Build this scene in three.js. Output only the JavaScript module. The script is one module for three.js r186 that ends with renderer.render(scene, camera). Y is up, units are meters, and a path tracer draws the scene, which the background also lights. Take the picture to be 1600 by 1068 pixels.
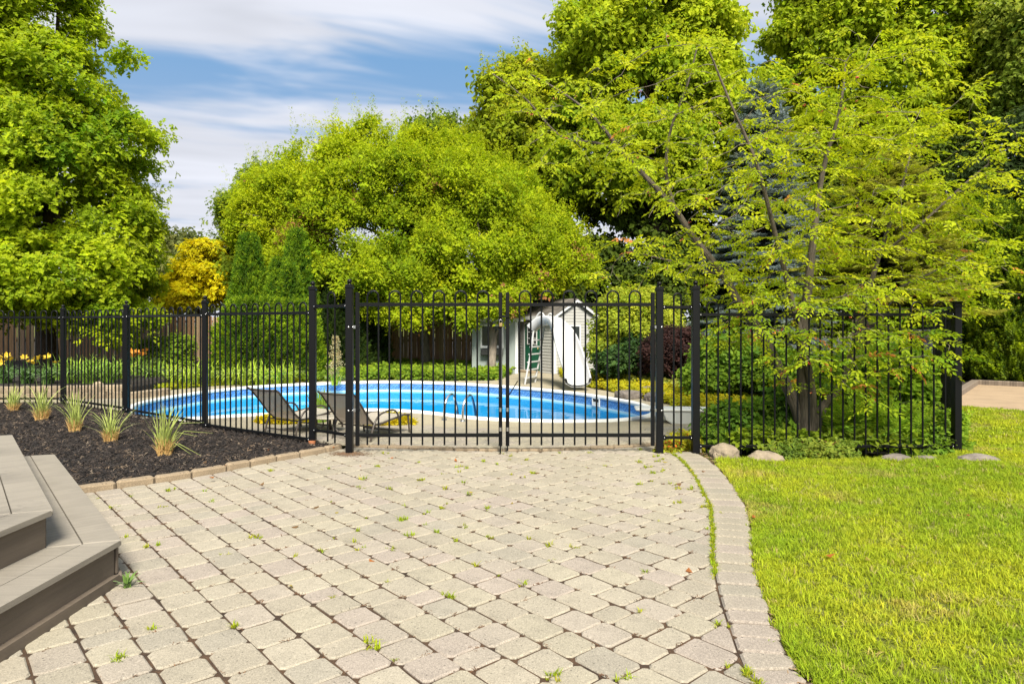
import * as THREE from 'three';
import { mergeGeometries } from 'three/addons/utils/BufferGeometryUtils.js';
import { ImprovedNoise } from 'three/addons/math/ImprovedNoise.js';

// ---------- camera, sky, sun, exposure ----------
const F = 1047, HZ = 505, H = 1.4;              // focal length and horizon in photo pixels, eye height in metres
const scene = new THREE.Scene();
const camera = new THREE.PerspectiveCamera(2 * Math.atan(534 / F) * 180 / Math.PI, 1600 / 1068, 0.1, 600);
camera.position.set(0, H, 0); camera.lookAt(0, H, -1);
camera.setViewOffset(1600, 1068, 0, 534 - HZ, 1600, 1068);
const renderer = new THREE.WebGLRenderer({ antialias: true });
renderer.toneMapping = THREE.LinearToneMapping;
renderer.toneMappingExposure = 3.2;
renderer.shadowMap.enabled = true;

const noise3 = new ImprovedNoise();
const N3 = (x, y, z) => noise3.noise(x, y, z);
function fbm(x, y, z, o) { let s = 0, a = 0.5; for (let i = 0; i < o; i++) { s += a * N3(x, y, z); x = x * 2.03 + 7.1; y = y * 2.03 + 3.7; z = z * 2.03 + 1.3; a *= 0.5; } return s; }
const sst = (a, b, x) => { const t = Math.min(1, Math.max(0, (x - a) / (b - a))); return t * t * (3 - 2 * t); };
const lerp = (a, b, t) => a + (b - a) * t;
const sunDir = new THREE.Vector3(0.14, 0.72, 0.68).normalize();
{
  const W = 3072, Hh = 1536, data = new Float32Array(W * Hh * 4);
  for (let j = 0; j < Hh; j++) {
    const el = ((j + 0.5) / Hh - 0.5) * Math.PI, sy = Math.sin(el), cy = Math.cos(el);
    for (let i = 0; i < W; i++) {
      const k = (j * W + i) * 4;
      if (sy < -0.02) { data[k] = 0.11; data[k + 1] = 0.13; data[k + 2] = 0.08; data[k + 3] = 1; continue; }
      const az = ((i + 0.5) / W - 0.5) * 2 * Math.PI, x = Math.cos(az) * cy, z = Math.sin(az) * cy;
      const t = Math.max(sy, 0);
      // clear air: pale at the horizon, blue above
      const b = sst(0, 0.4, t);
      let r = lerp(0.182, 0.066, b), g = lerp(0.207, 0.130, b), bl = lerp(0.254, 0.222, b);
      // a high sheet of drawn-out cloud with clear bands
      const h = 1 / Math.max(t, 0.03), px = x * h, pz = z * h;
      const wx = 0.5 * fbm(px * 0.5 + 3, pz * 0.5, 1.7, 3), wz = 0.5 * fbm(px * 0.5, pz * 0.5 + 9, 4.2, 3);
      const u = (px * 0.97 - pz * 0.24) * 0.30 + wx, v = (px * 0.24 + pz * 0.97) * 0.95 + wz;
      let n = fbm(u, v, 2.1, 6) * 1.35 + 0.22 * fbm(u * 5, v * 6, 6.3, 4);
      const band = Math.exp(-Math.pow((Math.hypot(px * 0.35 - 0.1 + 0.12 * pz, pz) - 2.84) / 0.40, 2));
      n += 0.22 * fbm(u * 9 + v, v * 13, 3.9, 3); n += 0.47 - 0.78 * band;
      const c = sst(-0.20, 0.44, n) * 0.96;
      const lit = 0.264 + 0.08 * fbm(u * 2.2 + 5, v * 2.2, 8.8, 4);
      r = lerp(r, lit * 0.95, c); g = lerp(g, lit * 0.975, c); bl = lerp(bl, lit * 1.07, c);
      const cs = x * sunDir.x + sy * sunDir.y + z * sunDir.z;            // thin cloud glows around the veiled sun
      const glow = 1 + 0.5 * Math.pow(Math.max(0, cs), 6);
      data[k] = r * glow; data[k + 1] = g * glow; data[k + 2] = bl * glow; data[k + 3] = 1;
    }
  }
  const sky = new THREE.DataTexture(data, W, Hh, THREE.RGBAFormat, THREE.FloatType);
  sky.mapping = THREE.EquirectangularReflectionMapping; sky.magFilter = THREE.LinearFilter; sky.minFilter = THREE.LinearFilter; sky.needsUpdate = true;
  scene.background = sky; scene.environment = sky;
}
const sun = new THREE.DirectionalLight(new THREE.Color(1, 0.94, 0.82), 3.0);
sun.position.copy(sunDir).multiplyScalar(40); sun.target.position.set(0, 0, -9); sun.position.add(sun.target.position);
sun.castShadow = true; sun.shadow.radius = 34; sun.shadow.mapSize.set(2048, 2048);
Object.assign(sun.shadow.camera, { left: -28, right: 28, top: 28, bottom: -28, near: 1, far: 120 });
scene.add(sun, sun.target);

// ---------- helpers ----------
function rng(s) { return () => { s |= 0; s = s + 0x6D2B79F5 | 0; let t = Math.imul(s ^ s >>> 15, 1 | s); t = t + Math.imul(t ^ t >>> 7, 61 | t) ^ t; return ((t ^ t >>> 14) >>> 0) / 4294967296; }; }
const R = rng(20240607);
const rr = (a, b) => a + (b - a) * R();
const gauss = () => (R() + R() + R() + R() - 2) * 1.0;
const V = (x, y, z) => new THREE.Vector3(x, y, z);
const at = (px, py, d) => V((px - 800) * d / F, H - (py - HZ) * d / F, -d);          // the point that far away on the line of sight
const G = (px, py, y = 0) => { const d = F * (H - y) / (py - HZ); return V((px - 800) * d / F, y, -d); };   // the point of the ground
const Gs = (list, y = 0) => list.map(([a, b]) => G(a, b, y));
const used = {};
const numbered = (n) => { const k = used[n] ?? 0; used[n] = k + 1; return k ? n + '_' + String(k).padStart(3, '0') : n; };
function tag(o, label, category, group, kind) { if (label) o.userData.label = label; if (category) o.userData.category = category; if (group) o.userData.group = group; if (kind) o.userData.kind = kind; return o; }
function thing(name, label, category, p = [0, 0, 0], turn = 0, group) { const o = new THREE.Group(); o.name = numbered(name); o.position.set(...(p.isVector3 ? p.toArray() : p)); o.rotation.y = turn; scene.add(o); return tag(o, label, category, group); }
function mesh(name, geo, mat, parent, kind) {
  const m = new THREE.Mesh(Array.isArray(geo) ? mergeGeometries(geo.map(norm)) : geo, mat); m.castShadow = m.receiveShadow = true;
  m.name = parent ? name : numbered(name); (parent ?? scene).add(m); if (kind) m.userData.kind = kind; return m;
}
function norm(g) { g = g.index ? g.toNonIndexed() : g; if (!g.attributes.uv) g.setAttribute('uv', new THREE.BufferAttribute(new Float32Array(g.attributes.position.count * 2), 2)); for (const k of Object.keys(g.attributes)) if (!['position', 'normal', 'uv'].includes(k)) g.deleteAttribute(k); return g; }
function geoFrom(pos, uv) { const g = new THREE.BufferGeometry(); g.setAttribute('position', new THREE.Float32BufferAttribute(pos, 3)); g.setAttribute('uv', new THREE.Float32BufferAttribute(uv ?? new Array(pos.length / 3 * 2).fill(0), 2)); g.computeVertexNormals(); return g; }
function uvm(g, ou = 0, ov = 0) {   // uv in metres by the plane each face looks along
  g = norm(g); const p = g.attributes.position, n = g.attributes.normal, uv = g.attributes.uv;
  for (let i = 0; i < p.count; i++) { const ax = Math.abs(n.getX(i)), ay = Math.abs(n.getY(i)), az = Math.abs(n.getZ(i)); const x = p.getX(i), y = p.getY(i), z = p.getZ(i);
    if (ay >= ax && ay >= az) uv.setXY(i, x + ou, z + ov); else if (ax >= az) uv.setXY(i, z + ou, y + ov); else uv.setXY(i, x + ou, y + ov); }
  return g;
}
function cbox(w, h, d, c = 0.004, x = 0, y = 0, z = 0) {   // a box with chamfered edges
  const a = [w / 2, h / 2, d / 2], P = (s, ax) => s.map((v, i) => v * (i === ax ? a[i] : a[i] - c)), pos = [];
  const tri = (p, q, r) => { const u = V(...q).sub(V(...p)).cross(V(...r).sub(V(...p))); const m = [p[0] + q[0] + r[0], p[1] + q[1] + r[1], p[2] + q[2] + r[2]]; if (u.dot(V(...m)) < 0) [q, r] = [r, q]; pos.push(...p, ...q, ...r); };
  const quad = (p, q, r, s) => { tri(p, q, r); tri(p, r, s); };
  for (let ax = 0; ax < 3; ax++) { const b = (ax + 1) % 3, e = (ax + 2) % 3;
    for (const s of [-1, 1]) { const S = (m, n) => { const v = [0, 0, 0]; v[ax] = s; v[b] = m; v[e] = n; return v; }; quad(P(S(-1, -1), ax), P(S(1, -1), ax), P(S(1, 1), ax), P(S(-1, 1), ax)); }
    for (const s of [-1, 1]) for (const t of [-1, 1]) { const S = (m) => { const v = [0, 0, 0]; v[ax] = m; v[b] = s; v[e] = t; return v; }; quad(P(S(-1), b), P(S(1), b), P(S(1), e), P(S(-1), e)); } }
  for (const s of [-1, 1]) for (const t of [-1, 1]) for (const u of [-1, 1]) tri(P([s, t, u], 0), P([s, t, u], 1), P([s, t, u], 2));
  const g = geoFrom(pos); uvm(g, R() * 3, R() * 3); g.translate(x, y, z); return g;
}
function tube(pts, rad, n = 6, capped = true) {   // a bent round bar; rad a number or one per point
  const L = pts.length, rd = (i) => typeof rad === 'number' ? rad : rad[i], rings = []; let up = null, len = 0, uv = [], pos = [];
  const lens = [0]; for (let i = 1; i < L; i++) lens.push(lens[i - 1] + pts[i].distanceTo(pts[i - 1]));
  for (let i = 0; i < L; i++) {
    const t = pts[Math.min(i + 1, L - 1)].clone().sub(pts[Math.max(i - 1, 0)]).normalize();
    if (!up) up = Math.abs(t.y) < 0.9 ? V(0, 1, 0) : V(1, 0, 0);
    const s = up.clone().cross(t).normalize(), u = t.clone().cross(s).normalize(); up = u;
    const ring = []; for (let k = 0; k < n; k++) { const a = k / n * 2 * Math.PI; ring.push(pts[i].clone().addScaledVector(s, Math.cos(a) * rd(i)).addScaledVector(u, Math.sin(a) * rd(i))); }
    rings.push(ring);
  }
  const idx = [], P = []; const UV = [];
  for (let i = 0; i < L; i++) for (let k = 0; k <= n; k++) { const v = rings[i][k % n]; P.push(v.x, v.y, v.z); UV.push(k / n * 2 * Math.PI * rd(i), lens[i]); }
  const w = n + 1;
  for (let i = 0; i < L - 1; i++) for (let k = 0; k < n; k++) { const a = i * w + k, b = a + 1, c = a + w, d = c + 1; idx.push(a, b, c, b, d, c); }
  if (capped) for (const i of [0, L - 1]) { const c = P.length / 3; P.push(pts[i].x, pts[i].y, pts[i].z); UV.push(0, lens[i]); for (let k = 0; k < n; k++) i ? idx.push(c, i * w + k, i * w + k + 1) : idx.push(c, k + 1, k); }
  const g = new THREE.BufferGeometry(); g.setAttribute('position', new THREE.Float32BufferAttribute(P, 3)); g.setAttribute('uv', new THREE.Float32BufferAttribute(UV, 2)); g.setIndex(idx); g.computeVertexNormals();
  // smooth the seam
  const nn = g.attributes.normal; for (let i = 0; i < L; i++) { const a = i * w, b = a + n; const v = V(nn.getX(a) + nn.getX(b), nn.getY(a) + nn.getY(b), nn.getZ(a) + nn.getZ(b)).normalize(); nn.setXYZ(a, v.x, v.y, v.z); nn.setXYZ(b, v.x, v.y, v.z); }
  return g;
}
const bar = (a, b, r, n = 6) => tube([a, b], r, n);
function boxBar(a, b, w, h, c = 0.002) { const d = b.clone().sub(a), L = d.length(), g = cbox(L, h, w, c); g.applyQuaternion(new THREE.Quaternion().setFromUnitVectors(V(1, 0, 0), d.normalize())); g.translate((a.x + b.x) / 2, (a.y + b.y) / 2, (a.z + b.z) / 2); return g; }
// ---- plane polygons [[x,z]...] ----
const inside = (p, poly) => { let c = false; for (let i = 0, j = poly.length - 1; i < poly.length; j = i++) { const a = poly[i], b = poly[j]; if ((a.z > p.z) !== (b.z > p.z) && p.x < (b.x - a.x) * (p.z - a.z) / (b.z - a.z) + a.x) c = !c; } return c; };
const smoothLine = (pts, n, closed = false) => new THREE.CatmullRomCurve3(pts, closed, 'centripetal').getSpacedPoints(n);
const area = (p) => { let s = 0; for (let i = 0; i < p.length; i++) { const a = p[i], b = p[(i + 1) % p.length]; s += a.x * b.z - b.x * a.z; } return s / 2; };
function clip(poly, a, n) { const out = []; for (let i = 0; i < poly.length; i++) { const p = poly[i], q = poly[(i + 1) % poly.length], dp = (p.x - a.x) * n.x + (p.z - a.z) * n.z, dq = (q.x - a.x) * n.x + (q.z - a.z) * n.z; if (dp >= 0) out.push(p); if (dp * dq < 0) { const t = dp / (dp - dq); out.push(V(lerp(p.x, q.x, t), 0, lerp(p.z, q.z, t))); } } return out; }
function sheet(poly, y, holes = []) {   // a level sheet
  const toS = (p) => p.map(v => new THREE.Vector2(v.x, -v.z)); const s = new THREE.Shape(toS(poly)); for (const h of holes) s.holes.push(new THREE.Path(toS(h)));
  const g = new THREE.ShapeGeometry(s); g.rotateX(-Math.PI / 2); g.translate(0, y, 0); return uvm(g);
}
function roundCorners(poly, r) { const out = [], n = poly.length; for (let i = 0; i < n; i++) { const p = poly[i], a = poly[(i + n - 1) % n], b = poly[(i + 1) % n]; const da = a.clone().sub(p), db = b.clone().sub(p), la = da.length(), lb = db.length(); if (la < 1e-4 || lb < 1e-4) continue; const k = Math.min(r, la * 0.35, lb * 0.35); out.push(p.clone().addScaledVector(da, k / la), p.clone().addScaledVector(db, k / lb)); } return out; }
function slab(poly, yb, yt, ch, rc = 0.012, rough = 0) {   // a stone with worn corners and a chamfered top edge
  let o = roundCorners(poly, rc); if (area(o) < 0) o.reverse();          // x-z area sign -> seen from above
  const c = o.reduce((s, p) => s.add(p), V(0, 0, 0)).multiplyScalar(1 / o.length), n = o.length, pos = [];
  const inn = o.map(p => { const d = p.clone().sub(c), l = d.length(); return p.clone().addScaledVector(d, -Math.min(0.8, ch * 1.25 / l)); });
  const yr = o.map(() => rough * gauss());
  const P = (p, y) => [p.x, y, p.z];
  for (let i = 0; i < n; i++) { const j = (i + 1) % n; const A = P(o[i], yb), B = P(o[j], yb), C = P(o[j], yt - ch), D = P(o[i], yt - ch), E = P(inn[j], yt + yr[j]), K = P(inn[i], yt + yr[i]);
    pos.push(...A, ...C, ...B, ...A, ...D, ...C, ...D, ...E, ...C, ...D, ...K, ...E, ...K, c.x, yt, c.z, ...E); }
  return uvm(geoFrom(pos));
}
// stones laid end to end along a line, w wide to its right-hand side
function alongLine(line, len, w0, w1, gap, jit = 0.1) { const cv = new THREE.CatmullRomCurve3(line, false, 'centripetal'); const L = cv.getLength(), out = []; let s = 0; while (s < L - len * 0.4) { const e = Math.min(L, s + len * rr(1 - jit, 1 + jit)); const pt = (q, w) => { const p = cv.getPointAt(q / L), t = cv.getTangentAt(q / L); return V(p.x - t.z * w, 0, p.z + t.x * w); }; out.push([pt(s + gap / 2, w0), pt((s + e) / 2, w0), pt(e - gap / 2, w0), pt(e - gap / 2, w1), pt((s + e) / 2, w1), pt(s + gap / 2, w1)]); s = e; } return out; }

// ---------- textures ----------
function pnoise(A, B, seed) { const r = rng(seed), t = new Float32Array(A * B); for (let i = 0; i < A * B; i++) t[i] = r(); return (x, y) => { const xi = Math.floor(x), yi = Math.floor(y); let fx = x - xi, fy = y - yi; fx = fx * fx * (3 - 2 * fx); fy = fy * fy * (3 - 2 * fy); const g = (a, b) => t[((b % B + B) % B) * A + (a % A + A) % A]; return lerp(lerp(g(xi, yi), g(xi + 1, yi), fx), lerp(g(xi, yi + 1), g(xi + 1, yi + 1), fx), fy); }; }
function pf(u, v, base, oct, seed, sx = 1, sy = 1) { let s = 0, a = 0.5, n = 0; for (let o = 0; o < oct; o++) { const P = base << o; s += a * (pn[seed + ',' + P] ??= pnoise(P * sx, P * sy, seed * 31 + P))(u * P * sx, v * P * sy); n += a; a *= 0.55; } return s / n; }
const pn = {};
function tex(S, fn, size, srgb = false) { const d = new Uint8Array(S * S * 4); for (let j = 0; j < S; j++) for (let i = 0; i < S; i++) { const c = fn((i + 0.5) / S, (j + 0.5) / S), k = (j * S + i) * 4; for (let q = 0; q < 3; q++) d[k + q] = Math.max(0, Math.min(255, 255 * (typeof c === 'number' ? c : c[q]))); d[k + 3] = 255; }
  const t = new THREE.DataTexture(d, S, S); t.wrapS = t.wrapT = THREE.RepeatWrapping; t.magFilter = THREE.LinearFilter; t.minFilter = THREE.LinearMipmapLinearFilter; t.generateMipmaps = true; t.repeat.set(1 / size[0], 1 / size[1]); if (srgb) t.colorSpace = THREE.SRGBColorSpace; t.needsUpdate = true; return t; }
const rT = rng(99);
const speck = (S) => { const a = new Float32Array(S * S); for (let i = 0; i < a.length; i++) a[i] = rT(); return (u, v) => a[Math.floor(v * S) % S * S + Math.floor(u * S) % S]; };
const sp512 = speck(512), sp256 = speck(256), sp128 = speck(128);
const T = {};
T.paver = tex(512, (u, v) => { const a = pf(u, v, 4, 4, 1), g = sp512(u, v), k = sp256(u, v); let s = 0.72 + 0.28 * (a - 0.5) + 0.30 * (g - 0.5) + 0.20 * (k - 0.5) + 0.12 * (sp128(u, v) - 0.5) + (k > 0.93 ? 0.16 : 0) - (sp128(u * 0.99 + 0.3, v) > 0.988 ? 0.3 : 0) - 0.12 * sst(0.58, 0.75, pf(u, v, 3, 5, 21)); return [s, s * 0.995, s * 0.975]; }, [0.9, 0.9]);
T.paverBump = tex(512, (u, v) => 0.35 + 0.4 * (sp256(u, v) - 0.5) + 0.3 * pf(u, v, 16, 3, 2), [0.9, 0.9]);
T.rock = tex(512, (u, v) => { const a = pf(u, v, 3, 6, 3), b = pf(u, v, 12, 4, 4); let s = 0.35 + 0.65 * a; s *= 0.75 + 0.5 * b; const m = pf(u, v, 5, 4, 7) > 0.57 ? 0.8 : 1; return [s * m, s * 0.95 * m, s * 0.87 * m * 0.98]; }, [0.8, 0.8]);
T.rockBump = tex(512, (u, v) => pf(u, v, 6, 6, 5), [0.8, 0.8]);
T.wood = tex(512, (u, v) => { const g = pf(u, v, 2, 5, 6, 24, 1), b = pf(u, v, 2, 3, 7, 6, 1), k = pf(u, v, 8, 3, 8); const s = 0.5 + 0.55 * (g - 0.5) + 0.5 * (b - 0.5) + 0.2 * (k - 0.5); return [s + 0.22, s + 0.2, s + 0.18]; }, [0.5, 2.2]);
T.comp = tex(512, (u, v) => { const g = pf(u, v, 2, 4, 9, 2, 40), b = pf(u, v, 3, 5, 10), k = sp512(u, v); const s = 0.82 + 0.30 * (g - 0.5) + 0.44 * (b - 0.5) + 0.12 * (k - 0.5) - (pf(u, v, 6, 4, 17) > 0.66 ? 0.08 : 0); return [s, s * 0.995, s * 0.98]; }, [1.1, 1.1]);
T.bark = tex(256, (u, v) => { const g = pf(u, v, 3, 5, 11, 8, 2); const b = pf(u, v, 3, 3, 12); const s = 0.25 + 0.75 * g * (0.6 + 0.8 * b); return [s, s * 0.96, s * 0.9]; }, [0.3, 0.6]);
T.soil = tex(512, (u, v) => { const s = 0.5 + 0.9 * (pf(u, v, 8, 6, 13) - 0.5) + 0.35 * (sp512(u, v) - 0.5); return [s, s * 0.94, s * 0.88]; }, [0.7, 0.7]);
T.turf = tex(512, (u, v) => { const a = pf(u, v, 4, 5, 14), b = sp512(u, v), c = pf(u, v, 24, 3, 15); const s = 0.4 + 0.5 * a + 0.3 * (b - 0.5) + 0.3 * (c - 0.5); return [s * 0.95, s, s * 0.8]; }, [1.6, 1.6]);
T.sand = tex(512, (u, v) => { const s = 0.78 + 0.3 * (pf(u, v, 5, 5, 16) - 0.5) + 0.16 * (sp512(u, v) - 0.5); return [s, s, s]; }, [1.5, 1.5]);
T.liner = tex(512, (u, v) => {   // small mosaic print of the vinyl liner
  const n = 24, iu = Math.floor(u * n), iv = Math.floor(v * n), fu = u * n - iu, fv = v * n - iv; const k = sp512(iu / n + 0.003, iv / n + 0.003), e = fu < 0.1 || fv < 0.1; const t = 0.6 + 0.8 * (k - 0.5);
  return e ? [0.20, 0.42, 0.66] : k > 0.84 ? [0.22, 0.50, 0.78] : [0.035 * t, 0.17 * t + 0.02, 0.52 * t + 0.09]; }, [0.3, 0.3]);
T.stucco = tex(256, (u, v) => 0.9 + 0.14 * (pf(u, v, 6, 5, 18) - 0.5), [1.2, 1.2]);
T.shing = tex(256, (u, v) => { const r = Math.floor(v * 8), c = Math.floor(u * 6 + (r % 2) * 0.5); const e = v * 8 - r < 0.12 ? 0.6 : 1; const s = (0.55 + 0.45 * sp256(c / 6.3 + 0.01, r / 8.3 + 0.01)) * e * (0.8 + 0.4 * (sp256(u, v) - 0.5)); return [s, s * 0.96, s * 0.92]; }, [1.2, 1.0]);
T.ripple = tex(256, (u, v) => pf(u, v, 4, 4, 31, 1, 2), [1.6, 1.6]);
T.sling = tex(128, (u, v) => { const s = 0.72 + 0.28 * Math.sin(u * 2 * Math.PI * 16) * Math.sin(v * 2 * Math.PI * 16); return [s, s * 0.97, s * 0.93]; }, [0.06, 0.06]);

// ---------- materials ----------
const std = (r, g, b, rough = 0.8, o = {}) => new THREE.MeshStandardMaterial({ color: new THREE.Color().setRGB(r, g, b), roughness: rough, ...o });
const M = {
  iron: new THREE.MeshPhysicalMaterial({ color: new THREE.Color().setRGB(0.0028, 0.003, 0.0036), roughness: 0.42, specularIntensity: 0.45 }), steel: std(0.55, 0.55, 0.55, 0.3, { metalness: 1 }), brass: std(0.5, 0.36, 0.16, 0.4, { metalness: 1 }), copper: std(0.42, 0.16, 0.07, 0.6), chrome: std(0.72, 0.72, 0.72, 0.16, { metalness: 1 }),
  bed: std(0.125, 0.070, 0.034, 1, { map: T.soil, bumpMap: T.soil, bumpScale: 0.02 }), soil: std(0.045, 0.035, 0.024, 1, { map: T.soil, bumpMap: T.soil, bumpScale: 0.03 }), mulch: std(0.03, 0.024, 0.020, 1, { map: T.soil, bumpMap: T.soil, bumpScale: 0.05 }),
  turf: std(0.16, 0.17, 0.012, 1, { map: T.turf, bumpMap: T.turf, bumpScale: 0.03 }), sand: std(0.42, 0.30, 0.18, 1, { map: T.sand, bumpMap: T.sand, bumpScale: 0.05 }),
  deck: std(0.385, 0.335, 0.235, 0.95, { map: T.paver, bumpMap: T.paverBump, bumpScale: 0.002 }), coping: std(0.66, 0.66, 0.63, 0.55), liner: std(1, 1, 1, 0.5, { map: T.liner }), basin: std(0.025, 0.33, 0.55, 0.7), stripe: std(0.42, 0.60, 0.68, 0.6), shelf: std(0.11, 0.42, 0.58, 0.7),
  water: new THREE.MeshPhysicalMaterial({ color: new THREE.Color().setRGB(0.52, 0.88, 0.98), roughness: 0.02, transmission: 1, thickness: 0, ior: 1.33, specularIntensity: 0.5, bumpMap: T.ripple, bumpScale: 0.0022 }),
  white: std(0.55, 0.56, 0.55, 0.5), slide: std(0.42, 0.42, 0.415, 0.28), siding: std(0.40, 0.395, 0.365, 0.6, { map: T.stucco }), panel: std(0.27, 0.31, 0.29, 0.6, { map: T.stucco }), green: std(0.012, 0.095, 0.05, 0.45), glass: new THREE.MeshPhysicalMaterial({ color: 0xffffff, transmission: 1, thickness: 0, roughness: 0.05 }), dark: std(0.012, 0.013, 0.012, 0.8), shing: std(0.17, 0.155, 0.14, 0.95, { map: T.shing }),
  tread: std(0.25, 0.222, 0.182, 0.75, { map: T.comp, bumpMap: T.comp, bumpScale: 0.002 }), riser: std(0.135, 0.105, 0.078, 0.7, { map: T.comp }), slingM: new THREE.MeshPhysicalMaterial({ color: new THREE.Color(0.66, 0.55, 0.43), roughness: 0.9, transmission: 0.55, thickness: 0, map: T.sling, side: THREE.DoubleSide }), bronze: std(0.06, 0.048, 0.038, 0.4), tableTop: std(0.42, 0.37, 0.30, 0.4),
  rock: std(0.32, 0.27, 0.21, 0.95, { map: T.rock, bumpMap: T.rockBump, bumpScale: 0.03 }), rockGrey: std(0.23, 0.205, 0.195, 0.95, { map: T.rock, bumpMap: T.rockBump, bumpScale: 0.03 }), wall: std(0.46, 0.38, 0.28, 0.95, { map: T.rock, bumpMap: T.rockBump, bumpScale: 0.02 }), kerb: std(0.34, 0.26, 0.17, 0.95, { map: T.paver, bumpMap: T.paverBump, bumpScale: 0.004 }),
  barkG: std(0.15, 0.125, 0.10, 0.95, { map: T.bark, bumpMap: T.bark, bumpScale: 0.02 }), barkL: std(0.27, 0.235, 0.195, 0.95, { map: T.bark, bumpMap: T.bark, bumpScale: 0.012 }), barkB: std(0.13, 0.09, 0.065, 0.95, { map: T.bark, bumpMap: T.bark, bumpScale: 0.02 }),
  leaf: new THREE.MeshPhysicalMaterial({ color: 0xffffff, roughness: 0.95, transmission: 0.58, thickness: 0, side: THREE.DoubleSide, specularIntensity: 0.15 }),
  blade: new THREE.MeshPhysicalMaterial({ color: 0xffffff, roughness: 0.95, transmission: 0.4, thickness: 0, side: THREE.DoubleSide, specularIntensity: 0.15 }),
  chip: std(1, 1, 1, 0.95), box: std(0.014, 0.015, 0.016, 0.5), timber: std(0.20, 0.16, 0.12, 0.9, { map: T.wood }),
};
const paverM = [[0.351, 0.311, 0.240], [0.371, 0.327, 0.253], [0.368, 0.320, 0.260], [0.388, 0.344, 0.267], [0.340, 0.305, 0.243], [0.376, 0.335, 0.253], [0.371, 0.316, 0.264]].map(c => std(...c, 0.92, { map: T.paver, bumpMap: T.paverBump, bumpScale: 0.002 }));
const boardM = [[0.540, 0.330, 0.170], [0.461, 0.270, 0.140], [0.560, 0.420, 0.240], [0.499, 0.320, 0.191], [0.420, 0.281, 0.181]].map(c => std(...c, 0.9, { map: T.wood, bumpMap: T.wood, bumpScale: 0.003 }));

// ---------- scattered copies ----------
class Scatter {
  constructor() { this.m = []; this.c = []; }
  add(p, q, s, col) { this.m.push(new THREE.Matrix4().compose(p, q, s.isVector3 ? s : V(s, s, s))); this.c.push(col); }
  build(name, geo, mat, parent, kind = 'stuff') { const im = new THREE.InstancedMesh(geo, mat, this.m.length), k = new THREE.Color(); im.castShadow = im.receiveShadow = true; this.m.forEach((m, i) => { im.setMatrixAt(i, m); im.setColorAt(i, k.setRGB(...this.c[i])); }); im.name = parent ? name : numbered(name); (parent ?? scene).add(im); im.userData.kind = kind; return im; }
}
const E = new THREE.Euler(), Q = (x, y, z, o = 'YXZ') => new THREE.Quaternion().setFromEuler(E.set(x, y, z, o));
const mixc = (a, b, t) => [lerp(a[0], b[0], t), lerp(a[1], b[1], t), lerp(a[2], b[2], t)];
const vary = (c, s = 0.16) => { const k = 1 + s * gauss(), h = 0.08 * gauss(); return [c[0] * k * (1 + h), c[1] * k, c[2] * k * (1 - h)]; };
// one leaf: pos list gets a folded blade from p along dir, w wide
function leafTo(pos, p, dir, side, len, w, fold, wide = 0.45, lobes = false) {
  const up = dir.clone().cross(side).normalize(); const tip = p.clone().addScaledVector(dir, len).addScaledVector(up, -len * 0.12);
  const mid = p.clone().addScaledVector(dir, len * wide), l = mid.clone().addScaledVector(side, -w).addScaledVector(up, fold * w), r = mid.clone().addScaledVector(side, w).addScaledVector(up, fold * w);
  const T3 = (a, b, c) => pos.push(a.x, a.y, a.z, b.x, b.y, b.z, c.x, c.y, c.z);
  if (lobes) { const m2 = p.clone().addScaledVector(dir, len * 0.72), l2 = m2.clone().addScaledVector(side, -w * 0.75).addScaledVector(up, fold * w), r2 = m2.clone().addScaledVector(side, w * 0.75).addScaledVector(up, fold * w), c = p.clone().addScaledVector(dir, len * 0.5); T3(p, l, c); T3(p, c, r); T3(c, l2, tip); T3(c, tip, r2); }
  else { T3(p, l, tip); T3(p, tip, r); }
}
// a twig end with n leaves: flat = 1 all in one level spray, 0 all round
function leafCluster(n, len, wid, spread, flat, droop, lobes = false) {
  const pos = [];
  for (let i = 0; i < n; i++) {
    const t = (i + R()) / n, a = rr(0, Math.PI * 2), e = (1 - flat) * rr(-0.9, 1.2) - droop * R();
    const dir = V(Math.cos(a) * Math.cos(e), Math.sin(e), Math.sin(a) * Math.cos(e)); const r = spread * Math.sqrt(R());
    const p = V(Math.cos(a) * r, (1 - flat * 0.8) * spread * rr(-0.7, 0.7), Math.sin(a) * r);
    let side = V(0, 1, 0).cross(dir).normalize(); side.applyAxisAngle(dir, rr(-0.7, 0.7)); const k = rr(0.75, 1.2);
    leafTo(pos, p, dir, side, len * k, wid * k, rr(0.1, 0.5), rr(0.35, 0.55), lobes);
  }
  return geoFrom(pos);
}
// an alternate-leaved twig along +x
function twig(n, L, len, wid, droop) { const pos = []; for (let i = 0; i < n; i++) { const t = (i + 1) / n, s = i % 2 ? 1 : -1, p = V(L * t, -droop * t * t * L, 0); const a = i === n - 1 ? 0 : s * rr(0.5, 1.1); const dir = V(Math.cos(a), -rr(0.05, 0.55), Math.sin(a)).normalize(); const side = V(0, 1, 0).cross(dir).normalize().applyAxisAngle(dir, rr(-0.5, 0.5)); const k = rr(0.75, 1.2); leafTo(pos, p, dir, side, len * k, wid * k, rr(0.1, 0.45), 0.48); } return geoFrom(pos); }
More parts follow.
